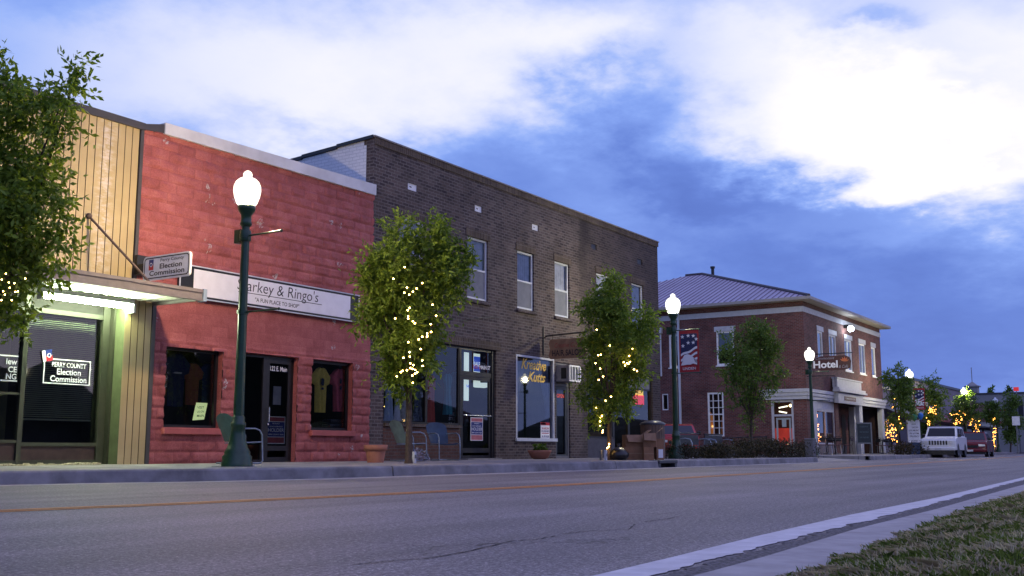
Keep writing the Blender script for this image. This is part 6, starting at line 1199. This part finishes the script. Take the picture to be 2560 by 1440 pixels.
t = thing('slogan_board', 'narrow dark board with white words leaning in the boutique window', 'board', (gx(1127, 16.3), 16.3, 1.06)); p = [fac(x_, y_, 16.3) for x_, y_ in ((1118, 1098), (1133, 1098), (1140, 1028), (1120, 1028))]; m = MB(); m.poly(p, (0, .02, 0), 0)
for k, tx in enumerate(('BE', 'STILL', 'and', 'Know', 'I Am', 'GOD')): q = fac(1131-k*.9, 1035+k*11.5, 16.29); m.text(tx, q, (1, 0, 0), (0, 0, 1), .085, .27, 1, .02)
m.build('panel', ['black', 'txtwhite'], t)
c = fac(1166, 1076, 16.35); t = thing('candle_jar', 'small white jar on the boutique window sill by the door', 'jar', (c.x, c.y, 1.05)); m = MB(); m.lathe([(.055, 0), (.06, .02), (.06, .15), (.05, .17)], (c.x, c.y, 1.05), 14); m.build('jar', 'whiteframe', t); m = MB(); m.lathe([(.053, .171), (.053, .19)], (c.x, c.y, 1.05), 14); m.build('lid', 'alu', t)
c = fac(834, 1058, 16.4); t = thing('shirt_stack', 'folded stack of dark patterned shirts in the right red shop window', 'clothes', (c.x, c.y, .84)); m = MB()
for k in range(5): m.box(c.x-.26+.01*k, c.x+.22+.01*(k % 2), c.y-.12, c.y+.16, .84+.055*k, .84+.05+.055*k, k % 2, .02)
m.build('folds', [mat('dark_fold', (.03, .035, .06), .9, var=.5, sc=40, col2=(.16, .16, .2)), mat('dark_fold_plain', (.02, .022, .035), .9)], t)
# ================================================================== VEHICLES
def car(name, label, L_, Wd, Ht, hood, paint, suv, x, y, rz, z=0):
    t = thing(name, label, 'car', (0, 0, 0)); h2 = L_/2; w2 = Wd/2; zb = .32 if suv else .22; belt = hood+.04
    side = [(-h2+.03, zb+.08), (-h2, zb+.2), (-h2+.02, hood-.16), (-h2+.12, hood-.05), (-h2+.9, hood), (-h2+1.15, belt), (h2-.1, belt+.02), (h2-.02, belt-.2), (h2, zb+.2), (h2-.05, zb+.06)]
    m = MB(); ring = []
    for yy, k in ((-w2, .955), (-w2+.06, 1.0), (w2-.06, 1.0), (w2, .955)):
        zc = (zb+hood)/2; ring.append([(px*(1 if k == 1 else .985), yy, zc+(pz-zc)*k) for px, pz in side])
    n = len(side); vs = [v for r in ring for v in r]; fs = [(r*n+i, r*n+(i+1) % n, (r+1)*n+(i+1) % n, (r+1)*n+i) for r in range(3) for i in range(n)]+[tuple(reversed(range(n))), tuple(range(3*n, 4*n))]; m.add(vs, fs); m.build('body', paint, t, True)
    # cabin
    f0_, f1_ = -h2+1.1, -h2+(1.75 if suv else 2.0); r0_, r1_ = h2-.1, h2-(.35 if suv else 1.1); ws, wt = w2-.07, w2-(.16 if suv else .24); b4 = [(f0_, -ws), (r0_, -ws), (r0_, ws), (f0_, ws)]; t4 = [(f1_, -wt), (r1_, -wt), (r1_, wt), (f1_, wt)]; m = MB(); v8 = [(a, b, belt-.02) for a, b in b4]+[(a, b, Ht-.05) for a, b in t4]+[(a*.98+.0, b*.92, Ht) for a, b in t4]
    m.add(v8, [(0, 1, 5, 4), (1, 2, 6, 5), (2, 3, 7, 6), (3, 0, 4, 7), (4, 5, 9, 8), (5, 6, 10, 9), (6, 7, 11, 10), (7, 4, 8, 11), (8, 9, 10, 11)]); m.build('cabin', paint, t, True)
    def glass(i, j, a0, a1, lo, hi, nm):
        A, B = Vector(v8[i]), Vector(v8[j]); C2, D2_ = Vector(v8[i+4]), Vector(v8[j+4]); P = lambda u_, v_: A.lerp(B, u_).lerp(C2.lerp(D2_, u_), v_); nn = (B-A).cross(C2-A).normalized()*.006; m = MB(); m.quad(P(a0, lo)+nn, P(a1, lo)+nn, P(a1, hi)+nn, P(a0, hi)+nn); m.build(nm, 'carglassk', t, True)
    glass(3, 0, .06, .94, .10, .92, 'windscreen'); glass(1, 2, .08, .92, .15, .9, 'rear_window')
    for i, j in ((0, 1), (2, 3)):
        for a0, a1 in ((.10, .40), (.44, .68), (.72, .92)): glass(i, j, a0, a1, .16, .88, 'side_window')
    for wx in (-h2+.82, h2-.85):
        for sy in (-1, 1):
            r = .35 if suv else .31; yy = sy*(w2-.1); m = MB(); pts = [(wx+r*1.18*math.cos(R(a)), sy*(w2+.004), r+r*1.18*math.sin(R(a))) for a in range(-20, 201, 20)]; m.poly(pts, (0, -sy*.02, 0)); m.build('wheel_arch', 'black', t, True)
            m = MB(); k = 18; prof = [(r*.62, -.1), (r*.95, -.105), (r, -.06), (r, .06), (r*.95, .105), (r*.62, .1)]; vs = [(wx+q*math.cos(2*math.pi*i/k), yy+d*sy, r+q*math.sin(2*math.pi*i/k)) for q, d in prof for i in range(k)]; m.add(vs, [(p*k+i, p*k+(i+1) % k, (p+1)*k+(i+1) % k, (p+1)*k+i) for p in range(5) for i in range(k)], 0, True); w_ = m.build('wheel', 'rubber', t, True)
            m = MB(); vs = [(wx+r*.62*math.cos(2*math.pi*i/k), yy+.098*sy, r+r*.62*math.sin(2*math.pi*i/k)) for i in range(k)]+[(wx, yy+.07*sy, r)]; m.add(vs, [(i, (i+1) % k, k) for i in range(k)], 0); m.build('rim', 'chrome', w_, True)
    xf = -h2-.004
    for sy in (-1, 1):
        m = MB(); yy = sy*(w2-.27)
        if suv: m.tube([(xf+.03, yy, hood-.27), (xf-.012, yy, hood-.27)], .095, 14)
        else: m.add([(xf+.01, yy-.17, hood-.30), (xf+.01, yy+.17, hood-.30), (xf+.03, yy+.19, hood-.18), (xf+.03, yy-.17, hood-.20)], [(0, 1, 2, 3)]); m.v = [(a-.02, b, c) for a, b, c in m.v]
        m.build('headlight', mat('headlight_lens', (.6, .6, .58), .15) if 'headlight_lens' not in bpy.data.materials else bpy.data.materials['headlight_lens'], t, True)
        m = MB(); m.box(-h2+1.30, -h2+1.42, sy*(w2+.02)-.09, sy*(w2+.02)+.09, belt+.0, belt+.17, 0, .03); m.build('wing_mirror', 'black', t, True)
    m = MB()
    if suv:
        for k in range(7): yy = -.42+.14*k; m.add([(xf-.008, yy-.04, hood-.38), (xf-.008, yy+.04, hood-.38), (xf-.008, yy+.04, hood-.16), (xf-.008, yy-.04, hood-.16)], [(0, 1, 2, 3)])
    else: m.box(xf-.01, xf-.002, -.42, .42, hood-.38, hood-.24)
    m.build('grille', 'black', t, True); m = MB(); m.box(-h2-.07, -h2+.1, -w2+.03, w2-.03, zb+.06, zb+.24, 0, .04); m.build('front_bumper', paint, t, True); m = MB(); m.box(-h2-.02, h2-.05, -w2+.1, w2-.1, .16, zb+.1); m.build('underside', 'black', t, True)
    m = MB(); m.box(xf-.075, xf-.068, -.16, .16, zb+.10, zb+.20); m.build('number_plate', 'whiteframe', t, True)
    put(t, x, y, z, rz); return t
def cgm():
    m, t, p = base_mat('car_window_glass'); p.inputs['Base Color'].default_value = (.012, .016, .024, 1); p.inputs['Roughness'].default_value = .03; p.inputs['Specular IOR Level'].default_value = .22; return m
M['carglassk'] = cgm()
wp_ = mat('white_car_paint', (.62, .64, .68), .25, var=.03); rp = mat('dark_red_car_paint', (.10, .012, .018), .2, var=.05); rp2 = mat('red_car_paint', (.30, .018, .022), .22, var=.05)
xj = gx(2342, 11.6); xj = 60.3; Yj = xj*math.tan(YAW-math.atan((2340-1280)/2690)); car('parked_car', 'white boxy off-roader parked facing us behind the reader board', 4.4, 1.78, 1.68, 1.06, wp_, True, xj+2.2, Yj, R(3))
xj = 67.0; Yj = xj*math.tan(YAW-math.atan((2418-1280)/2690)); car('parked_car', 'dark red saloon parked right behind the white off-roader', 4.6, 1.8, 1.48, .92, rp, False, xj+2.3, Yj, R(4))
xr_ = 44.0; Yr = xr_*math.tan(YAW-math.atan((1706-1280)/2690)); car('parked_car', 'bright red car in the lot half hidden by the banner lamp', 4.6, 1.82, 1.50, .95, rp2, False, xr_+1.6, Yr+.9, R(24), .1)
# small far street things
def far_post(label, name, cat, px, X, z0, z1, w_, panelm, glow=None):
    y = X*math.tan(YAW-math.atan((px-1280)/2690)); t = thing(name, label, cat, (X, y, .1)); m = MB(); m.tube([(X, y, .1), (X, y, z1)], .05, 6); m.build('post', 'alu', t); m = MB(); m.box(X-.06, X-.03, y-w_/2, y+w_/2, z0, z1); m.build('panel', panelm, t)
far_post('small white street sign on a post near the far right edge', 'road_sign', 'sign', 2545, 92, 2.3, 3.0, .55, 'white'); far_post('red lit sign high over the street at the right edge', 'signal_light', 'sign', 2551, 120, 6.35, 6.75, .5, emit('far_red_light', (1, .05, .04), .35))
